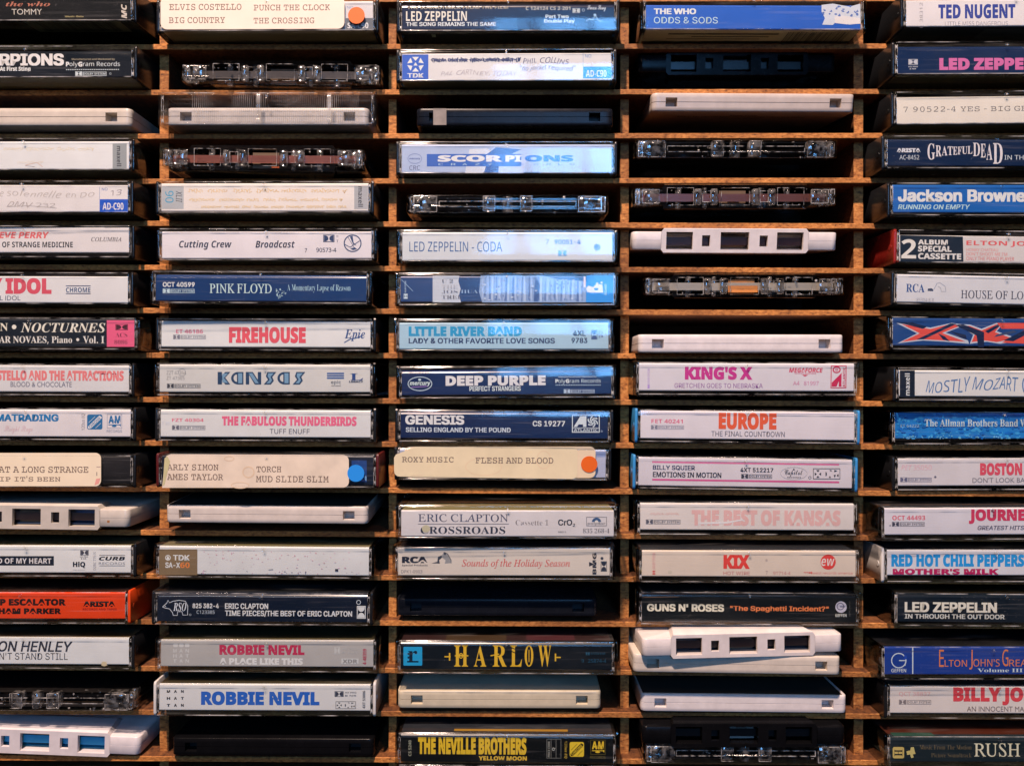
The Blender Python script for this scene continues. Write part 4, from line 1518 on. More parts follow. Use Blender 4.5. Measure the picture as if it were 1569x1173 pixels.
case(14, 'grey card case with crimson capitals over white capitals', (246.5, 980, 572, 1021), 15, (176, 162, 157), 'B4', [
    T('ROBBIE NEVIL', 450, 412, 1003, 478, 'nx', (186, 46, 78)), T('A PLACE LIKE THIS', 450, 498, 993, 542, 'nx', (222, 208, 204)),
    [T(ch, 150 + 40 * i, 440 + 33 * j, 172 + 40 * i, 462 + 33 * j, 'nb', (205, 192, 188)) for j, rw in enumerate(('MAN', 'HAT', 'TAN')) for i, ch in enumerate(rw)], [('rr', (150 + 38 * i, 403, 180 + 38 * i, 428), 8, (206, 192, 188), None) for i in range(3)],
    DD(1197, 427, 1235, 473, (196, 184, 180)), T('HX PRO', 1245, 432, 1345, 446, 'n', (190, 178, 174)), T('B NR', 1245, 455, 1345, 468, 'n', (190, 178, 174)), R(1243, 500, 1355, 536, (204, 192, 188)), T('XDR', 1250, 506, 1348, 532, 'nh', (140, 130, 128)), T('4-48359', 1382, 438, 1406, 540, 'nb', (180, 40, 72), 90)],
    tray='clear', tilt=.2, top=(110, 92, 62), bot=(150, 140, 125))
case(15, 'white-sided case with large blue capitals on white card, lower second column', (244.6, 1047.5, 567.2, 1088), 18, (222, 208, 208), 'B4', [
    T('ROBBIE NEVIL', 332, 715, 1100, 804, 'nx', (42, 92, 178)), [T(ch, 110 + 46 * i, 704 + 45 * j, 132 + 44 * i, 722 + 45 * j, 'nh', (46, 42, 48)) for j, rw in enumerate(('MAN', 'HAT', 'TAN')) for i, ch in enumerate(rw)],
    DD(1198, 714, 1257, 750, (60, 60, 74)), T('HX PRO', 1266, 718, 1340, 728, 'nb', (110, 106, 114)), T('B NR', 1266, 738, 1340, 748, 'nb', (110, 106, 114)), XDR(1205, 780, 1336, 828, (44, 42, 50)), T('4XT 53006', 1380, 712, 1398, 826, 'nb', (84, 78, 84), 90)],
    tray='white', tilt=.35, top=(90, 76, 56), bot=(170, 158, 140))
# ---------------------------------------------------------------- third column
case(0, 'navy case at top centre with white condensed capitals and a Part Two note', (616.3, 5, 940.6, 45.5), 12, (18, 32, 60), 'b', [
    T('THE SOUNDTRACK FROM THE FILM', 915, 38, 1520, 55, 'nb', (170, 150, 130)), T('LED ZEPPELIN', 907, 68, 1272, 126, 'nb', (226, 206, 194)), T('THE SONG REMAINS THE SAME', 907, 133, 1447, 157, 'hb', (216, 206, 206)),
    T('C 124124 CS 2-201', 100, 42, 367, 62, 'nb', (190, 174, 160), cr='c'), T('Part Two', 218, 90, 357, 111, 'hb', (214, 208, 212), cr='c'), T('Double Play', 210, 118, 393, 143, 'hb', (214, 208, 212), cr='c'), DD(380, 52, 425, 80, (190, 180, 176), cr='c'), EL(445, 63, 9, 9, (180, 170, 168), 2.5, cr='c'),
    T('Swan Song', 468, 34, 580, 72, 'sc', (214, 206, 206), cr='c'), LN([(462, 130), (480, 115), (500, 122), (518, 95), (530, 120), (550, 133)], 5, (170, 180, 200), cr='c'), EL(514, 92, 9, 7, (170, 180, 200), cr='c')],
    tray='black', coat=.8, gloss=.22, bot=(26, 26, 26), under=[(-38, -36, 6, 9, (150, 140, 110))])
case(1, 'white blank-tape case with a blue hexagon block, crossed-out scribble and blue AD-C90 corner', (615.8, 81.3, 936, 123.5), 11, (222, 206, 206), 'b', [
    R(884, 325, 1041, 476, (34, 84, 178)), T('TDK', 915, 438, 1012, 464, 'hb', (222, 216, 226)),
    [PL([(964 + 50 * math.cos(math.radians(60 * i + 30 + d)) * rr, 384 + 48 * math.sin(math.radians(60 * i + 30 + d)) * rr) for d, rr in ((-24, 1), (24, 1), (0, .42))], (222, 216, 226)) for i in range(6)], PL([(964, 372), (976, 392), (952, 392)], (222, 216, 226)),
    SCR(1060, 345, 1590, 374, (50, 58, 100), 1, 7, 1.6, seed=41), SCR(1060, 347, 1590, 372, (50, 58, 100), 1, 7, 1.5, seed=42), T('PHIL COLLINS', 83, 343, 358, 386, 'hk', (56, 64, 104), cr='c'), T('"no jacket required"', 65, 390, 398, 432, 'hk', (60, 66, 106), cr='c'),
    T('PAL CARTNEY, TODAY', 1115, 416, 1570, 456, 'hw', (178, 158, 160)), LN([(443, 322), (443, 402)], 3, (150, 160, 190), cr='c'), R(443, 402, 611, 471, (30, 132, 216), cr='c'), T('AD-C90', 460, 423, 583, 464, 'nb', (216, 220, 232), cr='c'), T('NO', 455, 329, 492, 348, 'n', (100, 130, 180), cr='c')],
    tray='black', bot=(140, 122, 88))
case(3, 'lavender and blue case with a shadowy figure behind a blue title band', (615.6, 221, 937, 265), 9, (176, 180, 220), 'X1', [
    PL([(490, 590), (520, 430), (640, 425), (700, 470), (610, 590)], (210, 200, 222)), PL([(640, 460), (700, 418), (865, 432), (800, 462), (720, 470), (712, 586), (618, 584), (630, 545)], (52, 74, 140)), PL([(720, 545), (760, 470), (900, 500), (880, 590), (715, 590)], (190, 184, 216)),
    R(235, 462, 866, 545, (50, 88, 168)), T('SCOR', 308, 470, 742, 514, 'nx', (224, 210, 222)), T('PI', 760, 470, 866, 514, 'nx', (224, 210, 222)), T('ONS', 890, 470, 1215, 514, 'nx', (40, 96, 182)), [T(ch, a, 524, a + 32, 538, 'n', (190, 200, 226)) for ch, a in (('C', 312), ('R', 397), ('A', 473), ('Z', 557), ('Y', 640))],
    [T(ch, a, 524, a + 32, 538, 'n', (90, 110, 170)) for ch, a in (('W', 852), ('O', 948), ('R', 1035), ('L', 1112), ('D', 1190))], EL(155, 493, 48, 34, (110, 118, 170), 3), T('mercury', 118, 488, 192, 502, 'nbi', (80, 90, 150)), T('CRC', 118, 539, 190, 570, 'n', (70, 74, 116))],
    tray='black', coat=.4, bot=(80, 78, 70))
case(5, 'white case with thin blue capitals and number 90051-4', (616.7, 355.6, 938, 399.3), 10, (216, 206, 218), 'C1', [
    T('LED ZEPPELIN - CODA', 137, 722, 740, 787, 'n', (40, 84, 136)), T('7', 1022, 706, 1042, 738, 'n', (70, 106, 158)), T('90051-4', 1080, 708, 1250, 738, 'hb', (70, 106, 158)), DD(1103, 778, 1158, 815, (110, 160, 204)), EL(1357, 758, 22, 22, (120, 130, 160)), EL(1352, 752, 12, 12, (70, 70, 90))], tray='clear', coat=.3, bot=(80, 76, 60))
case(6, 'torn-looking case with navy, grey rock and bright cyan patches and spaced serif letters', (613.9, 423, 939.3, 462.5), 11, (36, 62, 110), 'C2', [
    PL([(288, 95), (462, 95), (455, 130), (470, 180), (460, 220), (472, 268), (288, 268)], (196, 190, 198)), PL([(600, 95), (1000, 95), (1110, 120), (1284, 130), (1284, 268), (610, 268), (590, 200)], (146, 158, 192)),
    [PL([(x, 100 + (x > 1000) * 28 + (x * 7) % 9), (x + 5 + (x * 13) % 9, 102 + (x > 1000) * 28), (x + 3 + (x * 5) % 11, 262), (x - 4, 264 - (x * 3) % 40)], q) for x, q in zip(range(612, 1270, 15), [(170, 176, 204), (124, 138, 178), (156, 164, 196), (98, 116, 164), (180, 184, 206), (134, 148, 186), (88, 106, 156)] * 8)],
    PL([(955, 100), (985, 150), (975, 262), (945, 262)], (60, 80, 130)), SPK(610, 110, 1260, 255, (86, 102, 150), 40, 7, seed=81), SPK(610, 110, 1260, 255, (188, 190, 210), 40, 7, seed=82), R(1268, 100, 1282, 170, (226, 200, 204)), R(1284, 95, 1462, 268, (44, 130, 206)),
    PL([(1290, 200), (1284, 175), (1300, 160), (1330, 170), (1350, 150), (1390, 152), (1396, 205), (1310, 205)], (220, 222, 232)), EL(1350, 182, 14, 8, (44, 130, 206)), EL(1357, 145, 8, 6, (220, 222, 232)), EL(1385, 140, 8, 6, (220, 222, 232)), T('ISLAND', 1404, 150, 1418, 220, 'nb', (190, 215, 235), 90),
    T('U 2', 347, 118, 420, 140, 'su', (64, 56, 62)), T('THE', 347, 154, 450, 176, 'su', (170, 160, 164)), T('JOS', 347, 187, 450, 209, 'su', (120, 112, 120)), T('HUA', 472, 187, 582, 209, 'su', (150, 166, 196)), T('TREE', 347, 221, 480, 243, 'su', (96, 86, 92)),
    T('DOLBY SYSTEM', 106, 130, 116, 205, 'nb', (170, 180, 200), 90), DD(100, 212, 126, 245, (190, 196, 214), vert=True), LN([(85, 120), (160, 195)], 3, (150, 170, 200))], tray='clear', coat=.4, bot=(150, 120, 90))
case(7, 'pale blue case with cyan capitals over navy capitals and number 9783', (612, 494.3, 932, 535), 10, (172, 194, 218), 'C2', [
    T('LITTLE RIVER BAND', 132, 424, 868, 487, 'nx', (34, 140, 184)), T('LADY & OTHER FAVORITE LOVE SONGS', 132, 499, 1082, 535, 'hb', (36, 52, 92)), T('4XL', 1200, 451, 1283, 486, 'hb', (36, 48, 84)), T('9783', 1190, 498, 1293, 532, 'hb', (36, 48, 84)), DD(1318, 447, 1358, 508, (70, 86, 130), vert=True), T('HX PRO', 1366, 448, 1377, 498, 'nb', (90, 104, 144), 90), T('B', 1384, 455, 1394, 495, 'nb', (110, 120, 156), 90)], tray='clear', bot=(140, 132, 115))
case(8, 'navy case with chunky white capitals, an oval logo and a dotted line at right', (615.8, 566, 936, 604.7), 10, (20, 38, 78), 'C2', [
    T('DEEP PURPLE', 372, 743, 1022, 808, 'nx', (224, 208, 214)), T('PERFECT STRANGERS', 527, 811, 860, 843, 'hb', (214, 210, 222)), EL(205, 796, 80, 47, (190, 196, 216), 5), T('mercury', 138, 784, 274, 814, 'nhi', (205, 208, 226)), EL(203, 770, 10, 8, (190, 200, 220)), LN([(150, 818), (255, 812)], 5, (150, 110, 180)),
    T('314 520 1 M-1', 130, 718, 285, 732, 'nb', (110, 110, 130)), T('Manufactured and Marketed by', 1105, 745, 1353, 758, 'nb', (190, 190, 206)), T('PolyGram Records', 1085, 764, 1380, 797, 'n', (208, 208, 222)), T('P', 1085, 766, 1105, 790, 'nh', (220, 216, 226)), T('G', 1152, 766, 1175, 791, 'nh', (220, 216, 226)),
    [R(1087 + i * 11, 801, 1093 + i * 11, 807, (190, 196, 214)) for i in range(27)], DOL(1140, 831, 1350, 858, (186, 190, 208))], tray='clear', tilt=-.35, coat=.7, gloss=.22, bot=(150, 138, 120))
case(9, 'navy case with white capitals and a square swirl logo, number CS 19277', (613.9, 630, 931, 671.8), 9, (18, 34, 72), 'C3', [
    T('GENESIS', 110, 108, 493, 171, 'hx', (222, 208, 214)), T('SELLING ENGLAND BY THE POUND', 113, 189, 795, 220, 'hb', (200, 198, 214)), T('CS 19277', 938, 146, 1148, 182, 'hb', (214, 206, 214)), ATL(1193, 107, 1373, 222, (208, 204, 216), NAVY), EL(1386, 213, 6, 6, (180, 180, 196), 2)], tray='black', tilt=.2, coat=.6, gloss=.25)
case(10, 'case nearly hidden by a cream typewritten label with an orange dot, third column', (613, 687, 928, 733), 13, (190, 184, 206), 'C3', [R(1330, 345, 1410, 380, (150, 156, 196))], tray='black', tilt=.25, bot=(110, 96, 74), stickers=[
    dict(name='title_sticker', box=(620, 683, 912.5, 731.5), r=9, col=(228, 190, 158), cr='C3', grime=.08, lift=-.04),
    dict(name='title_sticker', box=(604, 682.6, 885, 733), r=8, col=(236, 196, 160), cr='C3', grime=.10, lift=.12, pts=[(637, 683.5), (660, 683)] + arc(877, 692, 8, -90, 0, 5) + arc(877, 725, 8, 0, 90, 5) + arc(612, 721, 8, 90, 180, 5) + [(604, 700), (607, 695)], ops=[
        EL(1010, 395, 48, 60, (230, 188, 152), 5), EL(620, 440, 120, 60, (231, 190, 154), 6), T('ROXY MUSIC', 90, 376, 425, 412, 'm', TYPE), T('FLESH AND BLOOD', 567, 380, 1072, 420, 'm', TYPE)]),
    dict(name='dot_sticker', box=(890.2, 697.5, 915.4, 722.7), r=12.6, col=(252, 92, 14), lift=.2, grime=.04)])
case(11, 'white case with dark serif capitals split by a thin rule, number 835 268-4', (615, 784.5, 940.5, 824.6), 16, (222, 204, 198), 'C3', [
    T('ERIC CLAPTON', 195, 763, 778, 814, 'sv', (64, 66, 90)), R(193, 826, 783, 830, (90, 84, 96)), T('CROSSROADS', 210, 844, 760, 892, 'sb', (48, 50, 66)), T('Cassette 1', 827, 801, 1040, 836, 'su', (120, 106, 108)), T('CrO', 1103, 799, 1195, 838, 'hb', (44, 44, 56)), T('2', 1198, 826, 1214, 846, 'nb', (44, 44, 56)), T('05011', 1103, 875, 1153, 886, 'nb', (120, 106, 104)),
    FR(1287, 783, 1420, 842, 3, (90, 84, 92)), PL([(1353 + 30 * math.cos(math.radians(a)), 815 + 28 * math.sin(math.radians(a))) for a in range(180, 361, 15)], (60, 84, 120)), EL(1353, 815, 12, 11, (222, 204, 198)), T('polydor', 1296, 816, 1412, 838, 'p', (90, 80, 86)), T('835 268-4', 1265, 858, 1437, 887, 'su', (80, 74, 82)), EL(245, 858, 26, 24, (196, 176, 146))],
    tray='clear', tilt=.15, top=(160, 140, 96), bot=(170, 150, 120))
case(12, 'pinkish-white case with red slanted serif lettering and a listening-dog emblem, third column', (610, 838.9, 934, 881.8), 11, (222, 198, 186), 'C4', [
    T('RCA', 88, 137, 255, 180, 'nx', (30, 34, 50)), T('Special Products', 88, 187, 255, 203, 'nb', (50, 50, 62)), T('DPK1-0903', 83, 224, 220, 245, 'n', (110, 98, 100)),
    PL([(280, 180), (318, 170), (322, 140), (345, 128), (352, 140), (330, 160), (335, 182)], (60, 62, 74)), PL([(345, 135), (360, 108), (378, 112), (405, 150), (408, 178), (366, 182), (372, 160), (352, 145)], (150, 140, 140)), LN([(360, 108), (385, 118), (408, 160), (408, 180)], 4, (60, 62, 74)), EL(368, 118, 8, 10, (60, 62, 74)),
    T('Sounds of the Holiday Season', 478, 152, 1180, 215, 'si', (212, 92, 88)), T('BMG', 1326, 112, 1352, 252, 'nh', (40, 40, 52), 90), PL([(1304, 170), (1340, 185), (1304, 200)], (40, 40, 52)), DD(1380, 166, 1420, 232, (44, 46, 60), vert=True), EL(1388, 147, 10, 10, (60, 60, 72))], tray='clear', tilt=.05, bot=(170, 140, 110))
case(14, 'black case with ornate gold capitals and a cyan square at its left end', (613.9, 983, 937, 1025.5), 15, (20, 24, 30), 'C4', [
    ('rr', (98, 722, 220, 844), 6, (38, 150, 198), None), T('r', 128, 748, 188, 820, 'sb', (18, 36, 56)), R(122, 814, 196, 824, (18, 36, 56)), EL(130, 768, 6, 8, (18, 36, 56)), EL(130, 792, 6, 8, (18, 36, 56)),
    [T(ch, a, 712, b, 850, 'sb', (240, 172, 48)) for ch, a, b in (('H', 428, 518), ('A', 556, 636), ('R', 678, 768), ('L', 792, 868), ('O', 886, 942), ('W', 974, 1058))], LN([(432, 780), (520, 780)], 7, (240, 172, 48)), EL(472, 780, 14, 18, (240, 172, 48), 6), LN([(664, 780), (720, 768)], 7, (240, 172, 48)), LN([(914, 740), (914, 820)], 5, (240, 172, 48)),
    LN([(365, 786), (404, 786)], 8, (240, 172, 48)), LN([(398, 762), (398, 812)], 9, (240, 172, 48)), LN([(1082, 790), (1120, 790)], 8, (240, 172, 48)), LN([(1086, 765), (1086, 815)], 9, (240, 172, 48)), LN([(796, 725), (834, 742)], 6, (20, 24, 30)), LN([(796, 748), (830, 764)], 6, (20, 24, 30)),
    DD(1283, 755, 1308, 775, (44, 82, 104)), T('SYSTEM B NR', 1316, 757, 1410, 772, 'n', (44, 82, 104)), T('9   25874-4', 1255, 801, 1415, 824, 'n', (40, 80, 104))], tray='clear', tilt=.2, coat=.5, gloss=.28, top=(74, 46, 46), over=[(-30, 0, 3, 22, (70, 50, 36)), (10, 34, 4, 26, (80, 40, 44))], bot=(150, 120, 90))
case(16, 'black case with tall gold condensed capitals and gold square logos at the bottom', (614, 1124, 939, 1167.5), 16, (16, 17, 18), 'C5', [
    T('THE NEVILLE BROTHERS', 193, 207, 898, 319, 'nx', (246, 178, 44)), T('YELLOW MOON', 587, 329, 900, 357, 'nh', (236, 176, 60)), T('CS 5240', 130, 228, 149, 330, 'nb', (160, 150, 130), 90), FR(1028, 217, 1123, 342, 3, (120, 112, 106)), R(1056, 217, 1059, 342, (120, 112, 106)), R(1088, 217, 1091, 342, (120, 112, 106)),
    T('PRICE CODE', 1036, 232, 1050, 334, 'nb', (160, 150, 140), 90), T('Q', 1064, 272, 1084, 292, 'nb', (180, 170, 160), 90), T('120us EQ', 1142, 230, 1162, 342, 'nbi', (190, 150, 60), -90), CHR(1178, 235, 1271, 331, (246, 184, 50), (26, 24, 22)), AMR(1313, 221, 1410, 342, (246, 180, 50), (110, 92, 40))],
    tray='clear', tilt=.15, coat=.5, gloss=.28, over=[(-26, 30, 4.2, 6.4, (160, 112, 40))])
# ---------------------------------------------------------------- fourth column
case(0, 'royal blue case with white capitals and a torn white price label at its right end', (989.7, 7.7, 1318.6, 45.5), 15, (24, 84, 176), 'c', [
    T('THE WHO', 867, 53, 1120, 88, 'hx', (220, 212, 220)), T('ODDS & SODS', 867, 104, 1250, 143, 'h', (190, 204, 226)),
    PL([(352, 30), (420, 22), (520, 40), (584, 22), (586, 140), (520, 148), (440, 128), (420, 150), (356, 148), (372, 110), (352, 70)], (206, 198, 206), 'd'), PL([(430, 100), (470, 92), (582, 108), (586, 142), (500, 146), (432, 138)], (232, 214, 206), 'd'), SPK(360, 30, 570, 100, (90, 110, 170), 30, 7, seed=51, cr='d')],
    tray='clear', coat=.5, bot=(178, 158, 120), under=[(-40, 14, 5, 6.4, (60, 54, 46)), (-28, 10, 8, 9, (80, 72, 60)), (-40, 6, 10.5, 11.3, (90, 80, 66))] + [(18 + a * 30, 18 + b * 30, 3.5, 14.5, (36, 33, 30)) for a, b in BAR(1, 9)])
case(8, 'white case with magenta capitals and a crimson swirl logo turned on its side', (979, 556.5, 1308.8, 598.9), 15, (224, 204, 214), 'D1', [
    T("KING'S X", 368, 89, 797, 172, 'nx', (206, 52, 132)), T('GRETCHEN GOES TO NEBRASKA', 303, 194, 862, 224, 'h', (150, 82, 150)), T('DOLBY SYSTEM', 132, 100, 146, 200, 'n', (196, 150, 220), 90), DD(132, 204, 146, 225, (180, 130, 214), vert=True),
    T('MEGAFORCE', 1028, 96, 1242, 126, 'nhi', (214, 70, 96)), T('WORLDWIDE', 1062, 128, 1200, 136, 'nb', (216, 110, 130)), PL([(1110, 140), (1150, 140), (1130, 152)], (214, 70, 96)), T('A4   81997', 1055, 181, 1217, 207, 'n', (214, 112, 150)),
    FR(1293, 82, 1393, 225, 5, (206, 40, 80)), PL([(1300, 215), (1300, 190), (1362, 128), (1362, 215), (1345, 215), (1345, 180), (1330, 215)], (206, 40, 80)), EL(1330, 108, 26, 22, (206, 40, 80), 8), EL(1330, 108, 9, 8, (206, 40, 80), 4), T('ATLANTIC', 1370, 92, 1386, 218, 'nb', (206, 40, 80), 90)], tray='clear', tilt=.2, bot=(130, 122, 110))
case(9, 'white case in bright blue shell with orange-red condensed capitals', (981.8, 630, 1308, 673), 14, (224, 204, 212), 'D1', [
    R(88, 384, 1440, 389, (190, 170, 186)), T('FET 40241', 158, 421, 357, 447, 'nh', (222, 104, 128)), DOL(155, 458, 375, 486, (130, 122, 136)), T('EUROPE', 583, 380, 948, 486, 'nx', (236, 88, 52)), T('THE FINAL COUNTDOWN', 537, 498, 1000, 531, 'h', (72, 68, 90))], tray='blue', tilt=.55)
case(10, 'white case in bright blue shell with two pink rules and small black capitals', (978.6, 701.8, 1304.6, 745.9), 14, (220, 200, 200), 'D1', [
    PL([(163, 686), (1343, 702), (1343, 713), (163, 697)], (222, 112, 150)), PL([(163, 797), (1343, 813), (1343, 825), (163, 809)], (210, 84, 132)), T('BILLY SQUIER', 167, 713, 433, 744, 'hb', (40, 52, 86)), T('EMOTIONS IN MOTION', 167, 756, 600, 790, 'hb', (40, 40, 56)), T('4XT 512217', 720, 728, 928, 756, 'hb', (40, 40, 54)), DOL(725, 767, 930, 796, (60, 58, 70)),
    EL(1057, 763, 85, 40, (176, 160, 160), 2), T('Capitol', 1000, 740, 1112, 785, 'sc', (38, 38, 50)), T('RECORDS', 1015, 784, 1102, 792, 'nb', (120, 110, 114)), PL([(1057, 730), (1064, 742), (1050, 742)], (40, 40, 52)), EL(1158, 790, 10, 10, (70, 66, 76), 3), XDR(1178, 731, 1349, 799, (40, 38, 46))], tray='blue', tilt=.75)
case(11, 'white case with wide faded pink-red capitals running to its right end', (981, 770.6, 1308, 811.8), 14, (222, 198, 192), 'D2', [
    T('THE BEST OF KANSAS', 412, 128, 1355, 228, 'nx', (226, 168, 162)), SCR(150, 138, 345, 166, (224, 176, 168), 1, 5, seed=61), DOL(122, 187, 352, 217, (90, 84, 94)), PL([(455, 205), (640, 200), (735, 185), (738, 192), (640, 212), (455, 218)], (232, 210, 206))], tray='clear', tilt=.2)
case(12, 'cream-white case with three tall red letters and a red disc logo', (983.7, 843, 1310.7, 883), 13, (226, 196, 178), 'D2', [
    T('KIX', 613, 411, 780, 499, 'nx', (226, 62, 54)), T('HOT WIRE', 613, 516, 780, 538, 'h', (190, 90, 90)), T('7', 880, 512, 892, 535, 'n', (150, 120, 120)), T('91714-4', 928, 516, 1037, 537, 'n', (196, 110, 108)), EL(1275, 456, 48, 48, (222, 64, 58)), T('ew', 1232, 434, 1315, 480, 'nib', (232, 206, 196)),
    T('east', 1120, 517, 1176, 531, 'nx', (214, 66, 60)), T('west records america', 1178, 517, 1428, 533, 'n', (218, 110, 104)), T('DOLBY SYSTEM', 164, 400, 182, 500, 'n', (226, 140, 134), 90), DD(164, 510, 182, 536, (216, 90, 84), vert=True), EL(275, 520, 14, 10, (206, 180, 160)), EL(885, 445, 8, 8, (190, 160, 148))], tray='clear', tilt=.15, bot=(140, 124, 100))
case(13, 'black case with cream capitals and an orange quoted title, round logo at right', (983.7, 907, 1311, 953.5), 14, (20, 22, 24), 'D2', [
    T("GUNS N' ROSES", 130, 722, 617, 769, 'hx', (236, 208, 186)), T('"The Spaghetti Incident?"', 655, 734, 1278, 774, 'hb', (240, 120, 70)), EL(1356, 740, 36, 36, (196, 180, 190)), EL(1352, 736, 24, 24, (110, 100, 120), 6), R(1350, 734, 1380, 742, (110, 100, 120)), T('GEFFEN', 1320, 783, 1391, 802, 'nb', (214, 200, 190)), T('GEFC 24617', 1407, 705, 1414, 800, 'n', (110, 102, 98), 90),
    LN([(100, 652), (330, 660), (480, 652)], 4, (120, 70, 60)), LN([(100, 680), (330, 676)], 3, (130, 90, 70))], tray='clear', tilt=.35, coat=.5, gloss=.28)
# ---------------------------------------------------------------- fifth column
case(0, 'white case at the top right with blue condensed capitals and black end walls', right_col(1389.5, -1, 40), 19, W1, 'd', [
    T('TED NUGENT', 1053, 25, 1512, 111, 'nh', (54, 66, 140)), T('LITTLE MISS DANGEROUS', 1093, 129, 1467, 153, 'nt', (100, 92, 112)), T('E 38312', 942, 15, 960, 165, 'nt', (90, 84, 96), 90)], tray='black', tilt=-.1, bot=(50, 46, 40), under=[(-12, 14, 4, 16, (96, 90, 78))])
case(1, 'navy case with pink heavy capitals cut off by the right edge', right_col(1375.7, 69, 113.3), 16, (24, 42, 76), 'd', [
    DD(872, 355, 928, 388, (196, 184, 190)), T('HX PRO', 872, 396, 928, 404, 'nb', (190, 180, 186)), T('B NR', 880, 409, 918, 417, 'nb', (190, 180, 186)), T('LED ZEPPELIN', 1057, 348, 1735, 419, 'nx', (214, 104, 156))], tray='black', tilt=-.15, coat=.7, gloss=.22, bot=(84, 72, 48))
case(2, 'plain cream-white case with one line of widely spaced dot-matrix characters', right_col(1375, 147, 188.7), 15, (226, 204, 190), 'd', [
    T('7 90522-4 YES - BIG GENERATOR', 845, 635, 1870, 667, 'mt', (84, 74, 78))], tray='black', tilt=-.4, bot=(70, 62, 34))
case(3, 'dark navy case with white bulging serif letters and number AC-8452', right_col(1359.5, 212, 254.5), 13, (22, 36, 64), 'd', [
    T('ARISTA', 800, 889, 943, 914, 'nx', (214, 202, 208)), T('AC-8452', 817, 930, 935, 957, 'n', (204, 200, 212)), [T(ch, a, y0, b, y1, 'sb', (224, 204, 206)) for ch, a, b, y0, y1 in (('G', 985, 1030, 860, 958), ('R', 1034, 1068, 872, 938), ('A', 1070, 1104, 876, 932), ('T', 1106, 1136, 878, 930), ('E', 1138, 1164, 880, 928), ('F', 1166, 1190, 880, 926), ('U', 1192, 1224, 878, 924), ('L', 1226, 1254, 876, 922), ('D', 1258, 1300, 856, 936), ('E', 1304, 1334, 862, 944), ('A', 1338, 1374, 862, 958), ('D', 1378, 1436, 858, 982))],
    T('IN THE DARK', 1447, 930, 1722, 957, 'n', (206, 202, 214))], tray='black', coat=.7, gloss=.22, bot=(40, 38, 32))
case(4, 'bright blue case at the right edge with bold white mixed-case lettering', right_col(1368, 283, 325.8), 12, (34, 96, 168), 'h', [
    T('Jackson Browne', 807, 2, 1574, 76, 'hx', (222, 214, 224)), T('RUNNING ON EMPTY', 807, 92, 1240, 121, 'hbi', (186, 204, 226))], tray='black', coat=.5, gloss=.3, bot=(40, 40, 36))
case(5, 'white case with a black block reading 2 and a dark red end wall', right_col(1377.4, 361.6, 402.5), 14, (214, 194, 188), 'h', [
    PL([(818, 276), (1196, 284), (1200, 438), (820, 434)], (24, 34, 48)), T('2', 826, 300, 915, 415, 'nh', (226, 206, 196)), T('ALBUM', 926, 303, 1105, 333, 'nh', (222, 204, 198)), T('SPECIAL', 926, 340, 1128, 375, 'nh', (222, 204, 198)), T('CASSETTE', 926, 384, 1186, 420, 'nh', (222, 204, 198)),
    T('ELTON JOHN', 1217, 310, 1695, 345, 'nb', (222, 90, 92)), T('HONKY CHATEAU', 1217, 354, 1408, 372, 'n', (220, 120, 116)), T("DON'T SHOOT ME I'M", 1217, 379, 1463, 398, 'n', (220, 112, 110)), T('ONLY THE PIANO PLAYER', 1217, 405, 1505, 427, 'n', (214, 96, 98))], tray='red', tilt=.6, bot=(70, 64, 54))
case(6, 'white case at the right edge with thin dark serif capitals and a sketched dog', right_col(1375, 423, 466), 14, (218, 204, 212), 'h', [
    T('RCA', 860, 566, 970, 616, 'sb', (40, 74, 130)), PL([(988, 608), (990, 594), (1012, 592), (1022, 600), (1022, 610)], (70, 74, 96)), LN([(1025, 600), (1045, 562), (1062, 560), (1092, 580), (1098, 612), (1070, 612), (1066, 590), (1050, 582)], 3, (140, 136, 150)), T('85304-8 R', 922, 652, 1025, 673, 'nt', (110, 104, 120)), T('HOUSE OF LORDS', 1187, 608, 1668, 658, 'sv', (60, 60, 80))], tray='black', tilt=1.2, bot=(70, 64, 50))
XR, XN = (222, 76, 66), (22, 34, 66)
case(7, 'blue case with jagged red and navy zigzag lettering', right_col(1368.5, 488, 530.4), 14, (32, 66, 124), 'h', [
    PL([(800, 800), (1005, 828), (1130, 800), (1210, 812), (1095, 858), (1230, 905), (1235, 925), (1090, 912), (960, 905), (808, 922), (925, 862)], (190, 186, 196)), PL([(830, 806), (1005, 836), (1125, 806), (1190, 814), (1075, 860), (1215, 912), (1080, 905), (950, 898), (830, 914), (940, 862)], XR), PL([(808, 796), (900, 798), (985, 822), (960, 836)], XN), PL([(920, 900), (1125, 802), (1160, 806), (965, 898)], XN), PL([(1050, 862), (1090, 880), (1120, 910), (1080, 900)], XN),
    PL([(1160, 806), (1240, 810), (1310, 835), (1400, 800), (1430, 812), (1400, 850), (1560, 905), (1420, 925), (1340, 912), (1240, 925), (1260, 870)], (196, 190, 200)), PL([(1170, 812), (1240, 818), (1310, 845), (1395, 808), (1420, 816), (1390, 855), (1500, 895), (1400, 915), (1330, 905), (1250, 915), (1270, 868)], XR), PL([(1150, 812), (1200, 808), (1325, 855), (1325, 945), (1290, 945), (1280, 875)], XN), PL([(1330, 850), (1425, 798), (1445, 805), (1350, 862)], XN), PL([(1120, 848), (1215, 872), (1222, 895), (1190, 888)], XN),
    PL([(1400, 800), (1700, 800), (1720, 820), (1560, 905), (1720, 905), (1700, 930), (1430, 918), (1580, 835), (1430, 835)], XR), PL([(1440, 905), (1640, 808), (1690, 812), (1500, 910)], XN), PL([(1385, 885), (1400, 870), (1500, 845), (1520, 855)], (60, 70, 100))], tray='clear', tilt=.4, coat=.3, bot=(50, 48, 40))
